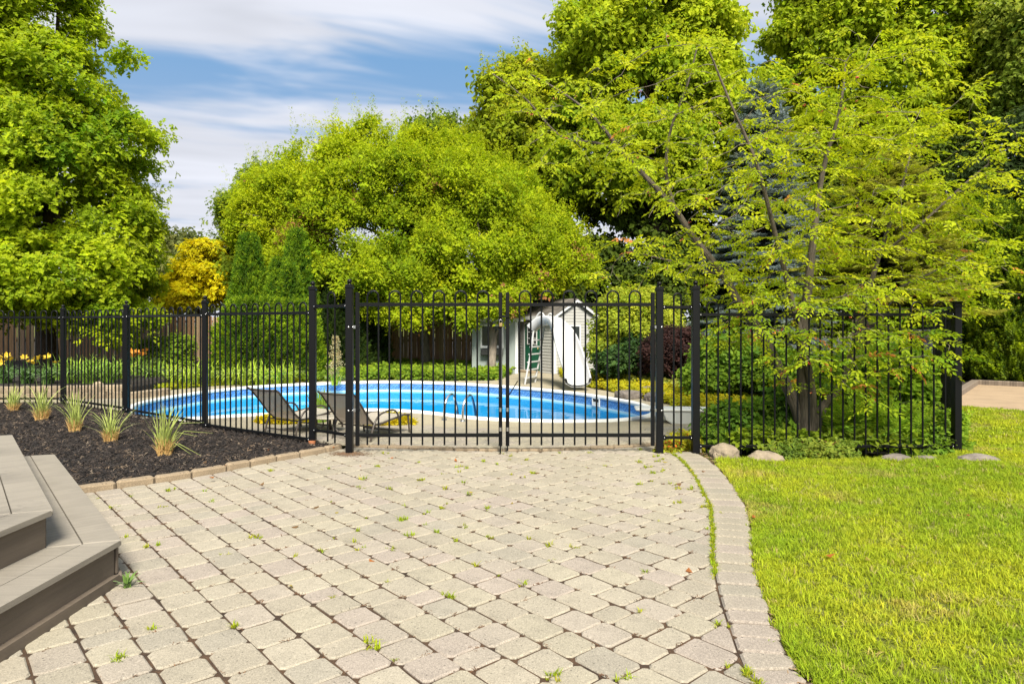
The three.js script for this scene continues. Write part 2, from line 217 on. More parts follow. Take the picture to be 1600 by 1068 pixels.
// strap leaves from one crown
function tuft(n, h, spread, w, bend, seg = 3, hv = 0.35, base = 0.15) { const pos = []; for (let i = 0; i < n; i++) { const a = rr(0, 6.283), L = h * rr(1 - hv, 1 + hv * 0.6), out = spread * rr(0.15, 1), dx = Math.cos(a), dz = Math.sin(a), b0 = base * Math.sqrt(R()), ba = rr(0, 6.283), bx = Math.cos(ba) * b0, bz = Math.sin(ba) * b0, tw = a + Math.PI / 2 + rr(-0.6, 0.6), sx = Math.cos(tw), sz = Math.sin(tw); let prev = null;
    for (let k = 0; k <= seg; k++) { const t = k / seg, r = out * L * Math.pow(t, 1.6), y = L * (t - bend * out * t * t * t), ww = w * (k === seg ? 0 : 1 - 0.55 * t * t); const A = [bx + dx * r - sx * ww, y, bz + dz * r - sz * ww], B = [bx + dx * r + sx * ww, y, bz + dz * r + sz * ww]; if (prev) { if (k === seg) pos.push(...prev[0], ...prev[1], ...A); else pos.push(...prev[0], ...prev[1], ...B, ...prev[0], ...B, ...A); } prev = [A, B]; } } return geoFrom(pos); }
// flat scaly spray (cedar) or needle bough (spruce) along +x
function bough(n, L, w, flatY) { const pos = []; for (let i = 0; i < n; i++) { const t = (i + 0.5) / n, s = i % 2 ? 1 : -1, p = V(L * t, rr(-1, 1) * flatY, 0), a = s * rr(0.5, 0.95), len = L * 0.42 * (1.1 - t) + 0.2 * L * 0.42, dir = V(Math.cos(a), rr(-0.25, 0.3), Math.sin(a)).normalize(), side = V(0, 1, 0).cross(dir).normalize().applyAxisAngle(dir, rr(-0.9, 0.9)); leafTo(pos, p, dir, side, len, w, 0.1, 0.4); } return geoFrom(pos); }
const L = { leafSmall: leafCluster(16, 0.085, 0.027, 0.18, 0.15, 0.3), oak: leafCluster(9, 0.17, 0.062, 0.18, 0.25, 0.35, true), maple: leafCluster(9, 0.13, 0.05, 0.17, 0.2, 0.6, true), small: leafCluster(12, 0.105, 0.034, 0.17, 0.25, 0.4), far: leafCluster(10, 0.20, 0.072, 0.30, 0.2, 0.5), gold: leafCluster(12, 0.14, 0.04, 0.2, 0.8, 0.2), shrub: leafCluster(12, 0.085, 0.026, 0.11, 0.2, 0.25), tiny: leafCluster(14, 0.05, 0.019, 0.08, 0.4, 0.1), big: leafCluster(7, 0.15, 0.055, 0.09, 0.5, 0.5), cedar: bough(14, 0.26, 0.016, 0.012), needle: bough(26, 0.55, 0.014, 0.03), fern: bough(18, 0.42, 0.018, 0.01), twig: twig(10, 0.25, 0.064, 0.0165, 0.25), twig2: twig(8, 0.18, 0.06, 0.0155, 0.4) };

// ---------- the ground ----------
const S3 = (o) => tag(o, null, null, null, 'structure');

const gardenPoly = [V(-40, 0, -9), V(-7, 0, -10.2), V(3, 0, -7.4), V(4.85, 0, -7.3), V(9.5, 0, -15.6), V(30, 0, -15.8), V(60, 0, -70), V(-60, 0, -70)];


// patio edges, read as ground points
const kerbLine = Gs([[40, 786], [125, 771], [250, 753.5], [340, 738], [430, 721], [500, 708.5], [536, 700]]);
const innerR = Gs([[1262, 1120], [1195, 1100], [1165, 1047], [1150, 1010], [1135, 965], [1125, 935], [1116, 890], [1114, 850], [1113, 815], [1109, 790], [1097, 765], [1081, 737], [1062, 716], [1046, 706]]);
innerR[0] = V(1.16, 0, -1.0); innerR[1] = V(1.075, 0, -2.1);
const outerR = []; { const cv = new THREE.CatmullRomCurve3(innerR, false, 'centripetal'); for (let i = 0; i <= 40; i++) { const p = cv.getPointAt(i / 40), t = cv.getTangentAt(i / 40), w = lerp(0.215, 0.30, sst(0.2, 0.9, i / 40)); outerR.push(V(p.x - t.z * w, 0, p.z + t.x * w)); } }
const threshold = Gs([[540, 698], [600, 699.5], [700, 703], [790, 705], [880, 703.5], [960, 700], [1040, 695]]);
const innerS = smoothLine(innerR, 40), kerbS = smoothLine(kerbLine, 24), thrS = smoothLine(threshold, 20);
const patioPoly = [...kerbS.slice().reverse(), V(-3.6, 0, -5), V(-3.6, 0, -0.6), V(1.2, 0, -0.6), ...innerS, ...thrS.slice().reverse()];
const patioBase = [...kerbS.slice().reverse(), V(-3.7, 0, -5), V(-3.7, 0, 0.5), V(1.45, 0, 0.5), ...outerR, ...thrS.slice().reverse()];
const patio = tag(new THREE.Group(), 'pale cobble paver patio with brown sandy joints', null, null, 'structure'); patio.name = 'patio'; scene.add(patio);
mesh('bedding_sand', sheet(patioBase, -0.0085), M.bed, patio);

const da = V(-0.663, 0, -0.749), db = V(0.749, 0, -0.663), ROW = 0.189;
const joints = [];                                            // where weeds may root
{
  const LEN = [0.14, 0.19, 0.24], geos = LEN.map(l => [0, 1, 2, 3, 4].map(() => slab([V(-l / 2 + 0.0045, 0, -ROW / 2 + 0.005), V(l / 2 - 0.0045, 0, -ROW / 2 + 0.005), V(l / 2 - 0.0045, 0, ROW / 2 - 0.005), V(-l / 2 + 0.0045, 0, ROW / 2 - 0.005)].map(p => p.add(V(rr(-0.004, 0.004), 0, rr(-0.004, 0.004)))).flatMap((p, i, q) => [p, p.clone().lerp(q[(i + 1) % 4], rr(0.4, 0.6)).add(V(rr(-0.0022, 0.0022), 0, rr(-0.0022, 0.0022)))]), -0.04, 0, 0.006, 0.019, 0.0012)));
  geos.flat().forEach(g => { const u = g.attributes.uv, a = rr(0, 1), b = rr(0, 1); for (let i = 0; i < u.count; i++) u.setXY(i, u.getX(i) + a, u.getY(i) + b); });
  const turnY = Math.atan2(0.749, -0.663), cells = [];
  const edges = [kerbS, innerS, thrS];
  for (let k = -40; k < 60; k++) {
    const s = 1.0 + 0.189 * k; let q = -4 + rr(0, 0.2);
    while (q < 12) {
      const li = R() < 0.2 ? 0 : R() < 0.62 ? 1 : 2, l = LEN[li], c = da.clone().multiplyScalar(q + l / 2).addScaledVector(db, s); const q0 = q; q += l;
      if (c.z > -0.7 || c.z < -8.2 || c.x < -3.8 || c.x > 2.6) continue;
      let poly = [[-1, -1], [1, -1], [1, 1], [-1, 1]].map(([a, b]) => c.clone().addScaledVector(da, a * (l / 2 - 0.004)).addScaledVector(db, b * (ROW / 2 - 0.004)));
      if (inside(c, patioPoly) && R() < 0.95) joints.push(c.clone().addScaledVector(da, -l / 2).addScaledVector(db, ROW / 2 * (R() < 0.5 ? 1 : rr(-1, 1))));
      const near = edges.some(e => e.some(p => Math.hypot(p.x - c.x, p.z - c.z) < 0.3));
      if (!near) { if (inside(c, patioPoly)) cells.push({ c, li, d: c.length() }); continue; }
      let cut = false;
      for (const e of edges) {
        let best = 1e9, bi = 0; for (let i = 0; i < e.length - 1; i++) { const m = e[i].clone().add(e[i + 1]).multiplyScalar(0.5), dd = Math.hypot(m.x - c.x, m.z - c.z); if (dd < best) { best = dd; bi = i; } }
        if (best > 0.35) continue;
        const a = e[bi], b = e[bi + 1], t = b.clone().sub(a).normalize(); let n = V(-t.z, 0, t.x); const cen = V(-0.3, 0, -4.2); if (n.dot(cen.clone().sub(a)) < 0) n.negate();
        const a0 = area(poly); poly = clip(poly, a.clone().addScaledVector(n, 0.002), n); if (poly.length < 3) { poly = []; break; } if (Math.abs(area(poly)) < Math.abs(a0) - 1e-6) cut = true;
      }
      if (poly.length < 3 || Math.abs(area(poly)) < 0.002) continue;
      if (!cut) cells.push({ c, li, d: c.length() }); else cells.push({ c, poly, d: c.length() * 1.05 });
    }
  }
  const inView = (c) => { const z = -c.z; return z > 2.55 && Math.abs(c.x) < z * 0.775; };
  cells.sort((a, b) => (inView(b.c) - inView(a.c)) || a.d - b.d);
  const rest = [];
  cells.forEach((e, i) => {
    const g = e.poly ? null : geos[e.li][Math.floor(R() * 5)], mt = paverM[Math.floor(R() * 7)], dy = rr(-0.0025, 0.0025);
    if (i < 300) {
      let o; if (e.poly) { const cc = e.poly.reduce((s, p) => s.add(p), V(0, 0, 0)).multiplyScalar(1 / e.poly.length); o = mesh('paver', slab(e.poly.map(p => p.clone().sub(cc)), -0.04, 0, 0.009, 0.014, 0.001), mt, patio); o.position.set(cc.x, dy, cc.z); }
      else { o = mesh('paver', g, mt, patio); o.position.set(e.c.x, dy, e.c.z); o.rotation.set(rr(-0.006, 0.006), turnY + rr(-0.012, 0.012) + (R() < 0.5 ? Math.PI : 0), rr(-0.006, 0.006), 'YXZ'); }
    } else {
      let q; if (e.poly) q = slab(e.poly, -0.04, dy, 0.009, 0.014, 0.001); else { q = g.clone(); q.applyMatrix4(new THREE.Matrix4().compose(V(e.c.x, dy, e.c.z), Q(rr(-0.006, 0.006), turnY + rr(-0.012, 0.012), rr(-0.006, 0.006)), V(1, 1, 1))); }
      (rest[Math.floor(R() * 4)] ??= []).push(q);
    }
  });
  rest.forEach((g, i) => mesh('paver_field', g, paverM[i], patio, 'stuff'));
  // the border course on the lawn side, the raised edge round the mulch, and the curved edge under the gate
  const cv = new THREE.CatmullRomCurve3(innerR, false, 'centripetal'), Lb = cv.getLength(); let s = 0;
  while (s < Lb - 0.05) { const e = Math.min(Lb, s + rr(0.135, 0.2)), u0 = s / Lb, u1 = e / Lb, wd = (u) => lerp(0.205, 0.285, sst(0.2, 0.9, u)) + 0; const j0 = rr(-0.012, 0.012);
    const pt = (u, w, o) => { const p = cv.getPointAt(Math.min(1, u)), t = cv.getTangentAt(Math.min(1, u)); return V(p.x - t.z * w + t.x * o, 0, p.z + t.x * w + t.z * o); };
    const P = [pt(u0, 0.006, 0.007), pt(u1, 0.006, -0.007), pt(u1, wd(u1) + j0, -0.007), pt(u0, wd(u0) + j0, 0.007)], cc = P.reduce((a, p) => a.add(p), V(0, 0, 0)).multiplyScalar(0.25);
    const o = mesh('border_paver', slab(P.map(p => p.sub(cc)), -0.05, 0.004, 0.009, 0.018, 0.0015), paverM[[4, 0, 1, 2, 6][Math.floor(R() * 5)]], patio); o.position.copy(cc); o.position.y = rr(-0.003, 0.003); o.rotation.set(rr(-0.014, 0.014), 0, rr(-0.016, 0.016)); s = e; }
  for (const P of alongLine(kerbLine, 0.30, 0.0, -0.085, 0.008, 0.2)) { const cc = P.reduce((a, p) => a.add(p), V(0, 0, 0)).multiplyScalar(1 / 6); const o = mesh('edging_stone', slab(P.map(p => p.sub(cc)), -0.05, 0.058 + rr(-0.004, 0.004), 0.014, 0.02, 0.002), M.kerb, patio); o.position.copy(cc); o.rotation.set(rr(-0.02, 0.02), rr(-0.02, 0.02), rr(-0.02, 0.02)); }
  for (const P of alongLine(threshold, 0.24, 0.0, -0.10, 0.006, 0.25)) { const cc = P.reduce((a, p) => a.add(p), V(0, 0, 0)).multiplyScalar(1 / 6); const o = mesh('edging_stone', slab(P.map(p => p.sub(cc)), -0.05, 0.022, 0.01, 0.015, 0.002), M.kerb, patio); o.position.copy(cc); }
}
{ // weeds in the joints
  const s = new Scatter(), g = tuft(12, 0.05, 1.1, 0.0036, 0.5, 2, 0.4, 0.018); const g2 = leafCluster(7, 0.028, 0.008, 0.012, 0.6, -0.3);
  const put = (p, k, sc) => s.add(V(p.x, -0.007, p.z), Q(0, rr(0, 6.28), 0), k * sc, vary(mixc([0.24, 0.34, 0.01], [0.36, 0.36, 0.02], R()), 0.2));
  for (const p of joints) { const n = N3(p.x * 0.8, 3, p.z * 0.8) + 0.5 * N3(p.x * 2.5, 8, p.z * 2.5); if (R() < 0.10 + 0.55 * sst(0.05, 0.6, n) + (p.x > 1.2 && p.z < -4.5 ? 0.25 : 0)) { const k = 1 + Math.floor(R() * 4); for (let i = 0; i < k; i++) put(p.clone().add(V(rr(-0.035, 0.035), 0, rr(-0.035, 0.035))), rr(0.35, 0.95), 1); } }
  const cv = new THREE.CatmullRomCurve3(innerR, false, 'centripetal'); for (let i = 0; i < 620; i++) { const u = R(), p = cv.getPointAt(u); if (N3(u * 14, 1, 4) + 0.75 * sst(0.25, 0.6, u) < 0.28) continue; put(p.add(V(rr(-0.012, 0.012), 0, rr(-0.01, 0.01))), rr(0.3, 0.8), 1); }
  tag(s.build('joint_weeds', g, M.blade), 'tiny green weeds and moss growing in the paver joints', 'weeds');
  // brown needles and grit that gather at the corners
  const d = new Scatter(), chip = cbox(0.02, 0.0014, 0.0035, 0.0004);
  for (const p of joints) { const k = Math.floor(R() * 16); for (let i = 0; i < k; i++) d.add(V(p.x + 0.022 * gauss(), -0.006 + rr(0, 0.008), p.z + 0.022 * gauss()), Q(rr(-0.4, 0.4), rr(0, 6.28), rr(-0.4, 0.4)), rr(0.4, 1), vary([0.12, 0.06, 0.028], 0.3)); }
  for (let i = 0; i < 900; i++) { const p = outerR[Math.floor(R() * 40)]; d.add(V(p.x + 0.05 * gauss() + 0.02, 0.004, p.z + 0.08 * gauss()), Q(0, rr(0, 6.28), 0), rr(0.5, 1.5), vary([0.26, 0.17, 0.09], 0.3)); }
  for (let i = 0; i < 900; i++) { const p = G(545 + 26 * gauss(), 709 + 3.2 * gauss()); d.add(V(p.x, 0.004, p.z), Q(0, rr(0, 6.28), 0), rr(0.4, 1.3), vary([0.13, 0.072, 0.036], 0.4)); }
  tag(d.build('plant_litter', chip, M.chip), 'brown dry needles and bits lying in the paver joints', 'litter');
}

// ---------- mulch bed ----------
const mulchPoly = [...kerbS.map((p, i) => { const t = kerbS[Math.min(i + 1, 24)].clone().sub(kerbS[Math.max(i - 1, 0)]).normalize(); return V(p.x + t.z * 0.05, 0, p.z - t.x * 0.05); }), ...Gs([[488, 692], [330, 668], [202, 647], [98, 632]]), V(-11, 0, -11.6), V(-11, 0, -4.5), V(-4.2, 0, -4.9)];
S3(mesh('mulch_bed', sheet(mulchPoly, 0.018), M.mulch));
{ const s = new Scatter(), pos = []; const g = mergeGeometries([cbox(0.052, 0.004, 0.0065, 0.001), cbox(0.034, 0.004, 0.006, 0.001).rotateY(0.9).translate(0.012, 0.006, 0.016), cbox(0.024, 0.003, 0.007, 0.001).rotateY(-0.6).translate(-0.016, 0.004, -0.012)].map(norm));
  for (let i = 0; i < 90000; i++) { const z = -lerp(4.6, 11.7, Math.pow(R(), 1.2)), p = V(rr(-10.5, -1.4), 0, z); if (!inside(p, mulchPoly) || p.x < z * 0.82) continue; const k = R(); s.add(V(p.x, 0.022 + 0.018 * R() + 0.02 * N3(p.x * 3, 2, p.z * 3), p.z), Q(rr(-0.7, 0.7), rr(0, 6.28), rr(-0.7, 0.7)), rr(0.35, 1.15), vary(k < 0.07 ? [0.15, 0.11, 0.075] : k < 0.4 ? [0.042, 0.031, 0.024] : [0.014, 0.0105, 0.009], 0.3)); }
  tag(s.build('mulch', g, M.chip), 'dark shredded bark mulch spread over the bed left of the patio', 'mulch'); }

// ---------- lawn ----------
const lawnPoly = [V(outerR[0].x, 0, 1), ...outerR.slice(0, 38).map(p => p.clone().add(V(0.015, 0, 0))), ...Gs([[1112, 718], [1200, 716], [1300, 719], [1400, 716], [1490, 713]]), ...Gs([[1502, 690], [1500, 662], [1499, 634]]), ...Gs([[1560, 639], [1700, 651], [2100, 668]]), V(30, 0, -9), V(30, 0, 1)];
S3(mesh('lawn', sheet(lawnPoly, 0.001), M.turf));
{
  const mk = (h, sp) => tuft(13, h, sp, 0.0026, 0.55, 2, 0.45, 0.035); const vs = [mk(0.06, 0.8), mk(0.07, 1.1), mk(0.055, 0.6)], ss = vs.map(() => new Scatter()), far = new Scatter(), gf = tuft(16, 0.06, 0.8, 0.006, 0.5, 2, 0.4, 0.07);
  const col = (p) => { const a = N3(p.x * 0.7, 5, p.z * 0.7) + 0.5 * N3(p.x * 2.2, 1, p.z * 2.2), dry = sst(0.22, 0.7, N3(p.x * 1.7 + 4, 9, p.z * 1.7) + 0.35 * N3(p.x * 6, 2, p.z * 6) + 0.35 * Math.exp(-Math.pow((p.x - 1.75) / 0.5, 2) - Math.pow((p.z + 5.0) / 0.9, 2))); let c = mixc([0.26, 0.355, 0.016], [0.41, 0.45, 0.022], sst(-0.5, 0.6, a)); c = mixc(c, [0.46, 0.34, 0.12], dry * 0.8 * R()); if (R() < 0.05) c = [0.42, 0.38, 0.12]; return vary(c, 0.2); };
  const put = (p, sc, s) => { const n = N3(p.x * 3, 4, p.z * 3); s.add(V(p.x, -0.004, p.z), Q(rr(-0.2, 0.2), rr(0, 6.28), rr(-0.2, 0.2)), V(1, (0.85 + 0.35 * n) * rr(0.6, 1.15), 1).multiplyScalar(sc), col(p)); };
  for (let i = 0; i < 34000; i++) { const z = -rr(2.3, 7.5), p = V(rr(1, 6.3), 0, z); if (p.x > -z * 0.83 || !inside(p, lawnPoly)) continue; put(p, rr(0.7, 1.1), ss[i % 3]); }
  for (let i = 0; i < 16000; i++) { const z = -rr(7, 13.2), p = V(rr(3.5, 11), 0, z); if (p.x > -z * 0.83 || !inside(p, lawnPoly)) continue; put(p, rr(0.7, 1.05), far); }
  // blades that lean over the border course
  for (let i = 0; i < 2600; i++) { const k = Math.floor(R() * 36), p = outerR[k].clone().add(V(rr(0.01, 0.09), 0, rr(-0.1, 0.1))); put(p, rr(0.5, 0.95), ss[i % 3]); }
  const lawnG = tag(new THREE.Group(), 'short bright green lawn with yellow dry patches right of the patio', 'grass', null, 'stuff'); lawnG.name = 'grass'; scene.add(lawnG);
  ss.forEach((s, i) => s.build('grass_blades', vs[i], M.blade, lawnG)); far.build('grass_blades', gf, M.blade, lawnG);
}
{ const s = new Scatter(), P = []; leafTo(P, V(0, 0, 0), V(1, 0, 0), V(0, 0, 1), 0.06, 0.02, 0.4, 0.5); for (let i = 0; i < 46; i++) { const p = i < 24 ? V(rr(1.4, 5), 0.035, -rr(2.6, 7)) : i < 38 ? V(rr(-1.8, 1), 0.008, -rr(3, 7.1)) : V(rr(-4, -1.9), 0.045, -rr(5.6, 7.5)); s.add(p, Q(rr(-0.5, 0.5), rr(0, 6.28), rr(-0.4, 0.4)), rr(0.5, 1.1), vary(R() < 0.4 ? [0.45, 0.16, 0.04] : R() < 0.5 ? [0.42, 0.33, 0.06] : [0.22, 0.13, 0.06], 0.2)); } tag(s.build('fallen_leaves', geoFrom(P), M.leaf), 'a few fallen brown and yellow leaves on lawn, patio and mulch', 'leaves'); }
// sand pit with a timber edge, right of the fence
const sandPoly = Gs([[1497, 634], [1560, 641], [1700, 652], [2000, 664], [2000, 612], [1660, 606], [1560, 603], [1522, 601], [1500, 618]]);
S3(mesh('sand_pit', sheet(sandPoly, 0.012), M.sand));
{ const t = thing('timber_edging', 'weathered grey timber edging round the sand area beyond the fence', 'edging', G(1499, 620)); const o = t.position; for (const [a, b] of [[[1496, 619], [1524, 601]], [[1524, 601], [1600, 604.5]], [[1600, 604.5], [1700, 609]]]) { const p = G(...a), q = G(...b); const g = boxBar(p.clone().sub(o).setY(0.05), q.clone().sub(o).setY(0.05), 0.14, 0.13, 0.012); mesh('timber', g, M.timber, t); } }

// ---------- pool ----------
const poolPts = Gs([[205, 641], [222, 630.5], [290, 617], [350, 609], [420, 603], [500, 599.5], [600, 597], [700, 599], [800, 605], [870, 611.5], [940, 621], [1000, 633], [1019, 645], [1000, 652], [960, 656.5], [900, 658], [820, 657], [740, 653], [690, 647], [640, 642.5], [576, 640.5], [530, 642], [480, 645], [392, 648.5], [330, 652], [270, 656], [222, 653]]);
const poolLine = smoothLine(poolPts, 200, true); poolLine.pop(); if (area(poolLine) > 0) poolLine.reverse();
const nrm = poolLine.map((p, i) => { const a = poolLine[(i + poolLine.length - 1) % poolLine.length], b = poolLine[(i + 1) % poolLine.length], t = b.clone().sub(a).normalize(); return V(t.z, 0, -t.x); });
{ const c = poolLine.reduce((s, p) => s.add(p), V(0, 0, 0)).multiplyScalar(1 / poolLine.length); let o = 0; poolLine.forEach((p, i) => o += nrm[i].dot(p.clone().sub(c))); if (o < 0) nrm.forEach(n => n.negate()); }
const off = (w) => poolLine.map((p, i) => p.clone().addScaledVector(nrm[i], w));
function sweepLoop(profile) { const n = poolLine.length, m = profile.length, P = [], U = [], I = []; let len = 0; for (let i = 0; i <= n; i++) { const k = i % n; if (i) len += poolLine[k].distanceTo(poolLine[(i - 1) % n]); for (const [w, y] of profile) { const p = poolLine[k].clone().addScaledVector(nrm[k], w); P.push(p.x, y, p.z); U.push(len, y); } } for (let i = 0; i < n; i++) for (let j = 0; j < m - 1; j++) { const a = i * m + j, b = a + m; I.push(a, b, a + 1, b, b + 1, a + 1); } const g = new THREE.BufferGeometry(); g.setAttribute('position', new THREE.Float32BufferAttribute(P, 3)); g.setAttribute('uv', new THREE.Float32BufferAttribute(U, 2)); g.setIndex(I); g.computeVertexNormals(); return g; }
const WL = -0.21;
const pool = tag(new THREE.Group(), 'kidney shaped swimming pool with blue mosaic liner', null, null, 'structure'); pool.name = 'pool_basin'; scene.add(pool);
mesh('liner_band', sweepLoop([[0, 0.02], [0, WL + 0.035]]), M.liner, pool);
mesh('liner_stripe', sweepLoop([[0, WL + 0.035], [0, WL - 0.03]]), M.stripe, pool);
mesh('pool_wall', sweepLoop([[0, WL - 0.03], [0, -2.2]]), M.basin, pool);
mesh('coping', sweepLoop([[-0.012, -0.03], [-0.022, 0.0], [-0.014, 0.026], [0.01, 0.032], [0.085, 0.028], [0.1, 0.0], [0.1, -0.05]]), M.coping, pool);
{ const g = new THREE.PlaneGeometry(11, 8, 44, 8); g.rotateX(-Math.PI / 2); g.translate(-2, 0, -13); const p = g.attributes.position; for (let i = 0; i < p.count; i++) p.setY(i, lerp(-0.8, -2.1, sst(-5.0, -0.8, p.getX(i)))); g.computeVertexNormals(); mesh('pool_floor', g, M.basin, pool); }
{ const shelf = poolLine.filter(p => p.x < -3.75); mesh('shallow_shelf', sheet(shelf, -0.5), M.shelf, pool); }
S3(mesh('water', (() => { const g = sheet(off(0.004), WL); return g; })(), M.water));
// skimmer mouth in the far wall
{ const p = at(930, 627, 13.05), k = poolLine.reduce((b, q, i) => q.z < -11.6 && Math.abs(q.x - p.x) < Math.abs(poolLine[b].x - p.x) ? i : b, poolLine.findIndex(q => q.z < -12)); const q = poolLine[k], n = nrm[k]; const sk = new THREE.Group(); sk.name = 'skimmer'; sk.position.set(q.x - n.x * 0.012, -0.095, q.z - n.z * 0.012); sk.rotation.y = Math.atan2(-n.x, -n.z); pool.add(sk);
  const f = 0.115; mesh('skimmer_frame', [cbox(0.24, 0.03, 0.02, 0.004, 0, 0.07, 0), cbox(0.24, 0.03, 0.02, 0.004, 0, -0.07, 0), cbox(0.03, 0.11, 0.02, 0.004, -0.105, 0, 0), cbox(0.03, 0.11, 0.02, 0.004, 0.105, 0, 0), cbox(0.18, 0.05, 0.012, 0.003, 0, -0.03, 0)], M.white, sk); mesh('skimmer_mouth', cbox(0.18, 0.06, 0.008, 0.002, 0, 0.025, 0), M.dark, sk); }
// deck round the pool
const deckPoly = [V(3.2, 0, -7.3), ...thrS.slice().reverse().map(p => p.clone().add(V(0, 0, -0.1))), ...Gs([[488, 692], [330, 668], [202, 647.5], [100, 632], [0, 631], [-120, 631]]), ...Gs([[-120, 622.5], [0, 622], [130, 620], [200, 614], [250, 609.5], [330, 602.5], [420, 598], [500, 595], [600, 593], [700, 594.5], [770, 594], [800, 583], [812, 578], [872, 580], [884, 592], [920, 601], [960, 609], [1000, 617], [1040, 626.5], [1085, 638], [1120, 648], [1172, 660], [1178, 672], [1110, 690]])];
S3(mesh('pool_deck', sheet(deckPoly, -0.004, [off(0.03)]), M.deck));
{ // pavers of the deck between the gate and the concrete
  const ring = off(0.75), gs = [[], [], [], []]; const poly = [...thrS.map(p => p.clone().add(V(0, 0, -0.12))), ...Gs([[1085, 690], [1150, 668], [1090, 664], [1010, 671], [940, 675], [860, 675], [760, 672], [700, 668], [650, 664], [600, 662], [540, 664], [470, 668], [340, 671], [300, 664], [250, 657], [330, 668], [488, 692]])];
  for (let k = -60; k < 90; k++) { const s = 1.0 + ROW * k; let q = 2 + rr(0, 0.2); while (q < 18) { const l = [0.14, 0.19, 0.24][R() < 0.2 ? 0 : R() < 0.62 ? 1 : 2], c = da.clone().multiplyScalar(q + l / 2).addScaledVector(db, s); q += l; if (c.z > -7.2 || c.z < -10.6 || !inside(c, poly) || inside(c, off(0.12))) continue; const P = [[-1, -1], [1, -1], [1, 1], [-1, 1]].map(([a, b]) => c.clone().addScaledVector(da, a * (l / 2 - 0.005)).addScaledVector(db, b * (ROW / 2 - 0.005))); gs[Math.floor(R() * 4)].push(slab(P, -0.03, 0.012, 0.008, 0.02, 0.001)); } }
  const g = tag(new THREE.Group(), null, null, null, 'structure'); g.name = 'deck_paving'; scene.add(g); gs.forEach((a, i) => mesh('paver_field', a, paverM[[0, 2, 4, 5][i]], g, 'stuff')); }

// the ground beyond, open where the pool is sunk into it
S3(mesh('ground', sheet([V(-200, 0, 60), V(200, 0, 60), V(200, 0, -300), V(-200, 0, -300)], -0.09, [off(0.02)]), M.turf)); S3(mesh('garden_soil', sheet(gardenPoly, -0.03, [off(0.025)]), M.soil));

// ---------- black iron fence and gates ----------
const hoopGeo = (() => { const m = {}; return (w, yb, yt, r = 0.0102) => { const k = [w, yb, yt, r].map(v => v.toFixed(3)).join(); if (m[k]) return m[k]; const pts = [V(-w / 2, yb, 0), V(-w / 2, yt - w / 2, 0)]; for (let i = 1; i <= 9; i++) { const a = Math.PI * (1 - i / 10); pts.push(V(Math.cos(a) * w / 2, yt - w / 2 + Math.sin(a) * w / 2, 0)); } pts.push(V(w / 2, yt - w / 2, 0), V(w / 2, yb, 0)); return m[k] = tube(pts, r, 7); }; })();
const postGeo = (h, w = 0.062, yb = -0.1) => [cbox(w, h - yb, w, 0.004, 0, (h + yb) / 2, 0), cbox(w + 0.014, 0.016, w + 0.014, 0.004, 0, h - 0.012, 0), cbox(w + 0.006, 0.03, w + 0.006, 0.006, 0, h + 0.006, 0)];
const ballGeo = (h) => { const g = [new THREE.SphereGeometry(0.027, 14, 10).translate(0, h + 0.055, 0), new THREE.CylinderGeometry(0.012, 0.02, 0.02, 10).translate(0, h + 0.026, 0)]; return g; };
function post(t, p, h, ball = true, w = 0.062) { const o = mesh('post', postGeo(h, w), M.iron, t); o.position.copy(p).sub(t.position); mesh(ball ? 'ball_cap' : 'flat_cap', ball ? ballGeo(h) : [cbox(w + 0.02, 0.02, w + 0.02, 0.006, 0, h + 0.03, 0)], M.iron, o); return o; }
const bracketG = cbox(0.035, 0.05, 0.042, 0.004), boltG = new THREE.SphereGeometry(0.0075, 7, 5);
function panel(t, a, b, yt, yb, top, bot, n, o = {}) {   // rails from a to b and n hooped pairs of pickets
  const A = a.clone().sub(t.position), B = b.clone().sub(t.position), d = B.clone().sub(A), Lp = Math.hypot(d.x, d.z), ang = Math.atan2(-d.z, d.x);
  const drop = o.drop ?? 0;
  mesh('top_rail', boxBar(V(A.x, yt, A.z), V(B.x, yt + drop, B.z), 0.028, 0.034), M.iron, t); mesh('bottom_rail', boxBar(V(A.x, yb, A.z), V(B.x, yb + drop, B.z), 0.026, 0.03), M.iron, t);
  for (const e of [0, 1]) for (const y of [yt, yb]) { const q = A.clone().lerp(B, e ? 1 - 0.05 / Lp : 0.05 / Lp), k = mesh('rail_bracket', bracketG, M.iron, t); k.position.set(q.x, y + drop * e, q.z); k.rotation.y = ang; mesh('rail_bolt', boltG, M.steel, k).position.z = 0.022; }
  const m0 = o.m0 ?? 0.055, m1 = o.m1 ?? 0.055, pitch = (Lp - m0 - m1) / n, g = hoopGeo(Math.min(pitch * 0.52, 0.125), bot, top);
  for (let i = 0; i < n; i++) { const f = (m0 + pitch * (i + 0.5)) / Lp, q = A.clone().lerp(B, f); const h = mesh('hoop_picket', g, M.iron, t); h.position.set(q.x, drop * f, q.z); h.rotation.y = ang; }
}
const pL = { e: G(-130, 634), d: G(98, 634.5), c: G(197, 650), b: G(320, 672), a: G(488.5, 697), g: G(546, 707) };
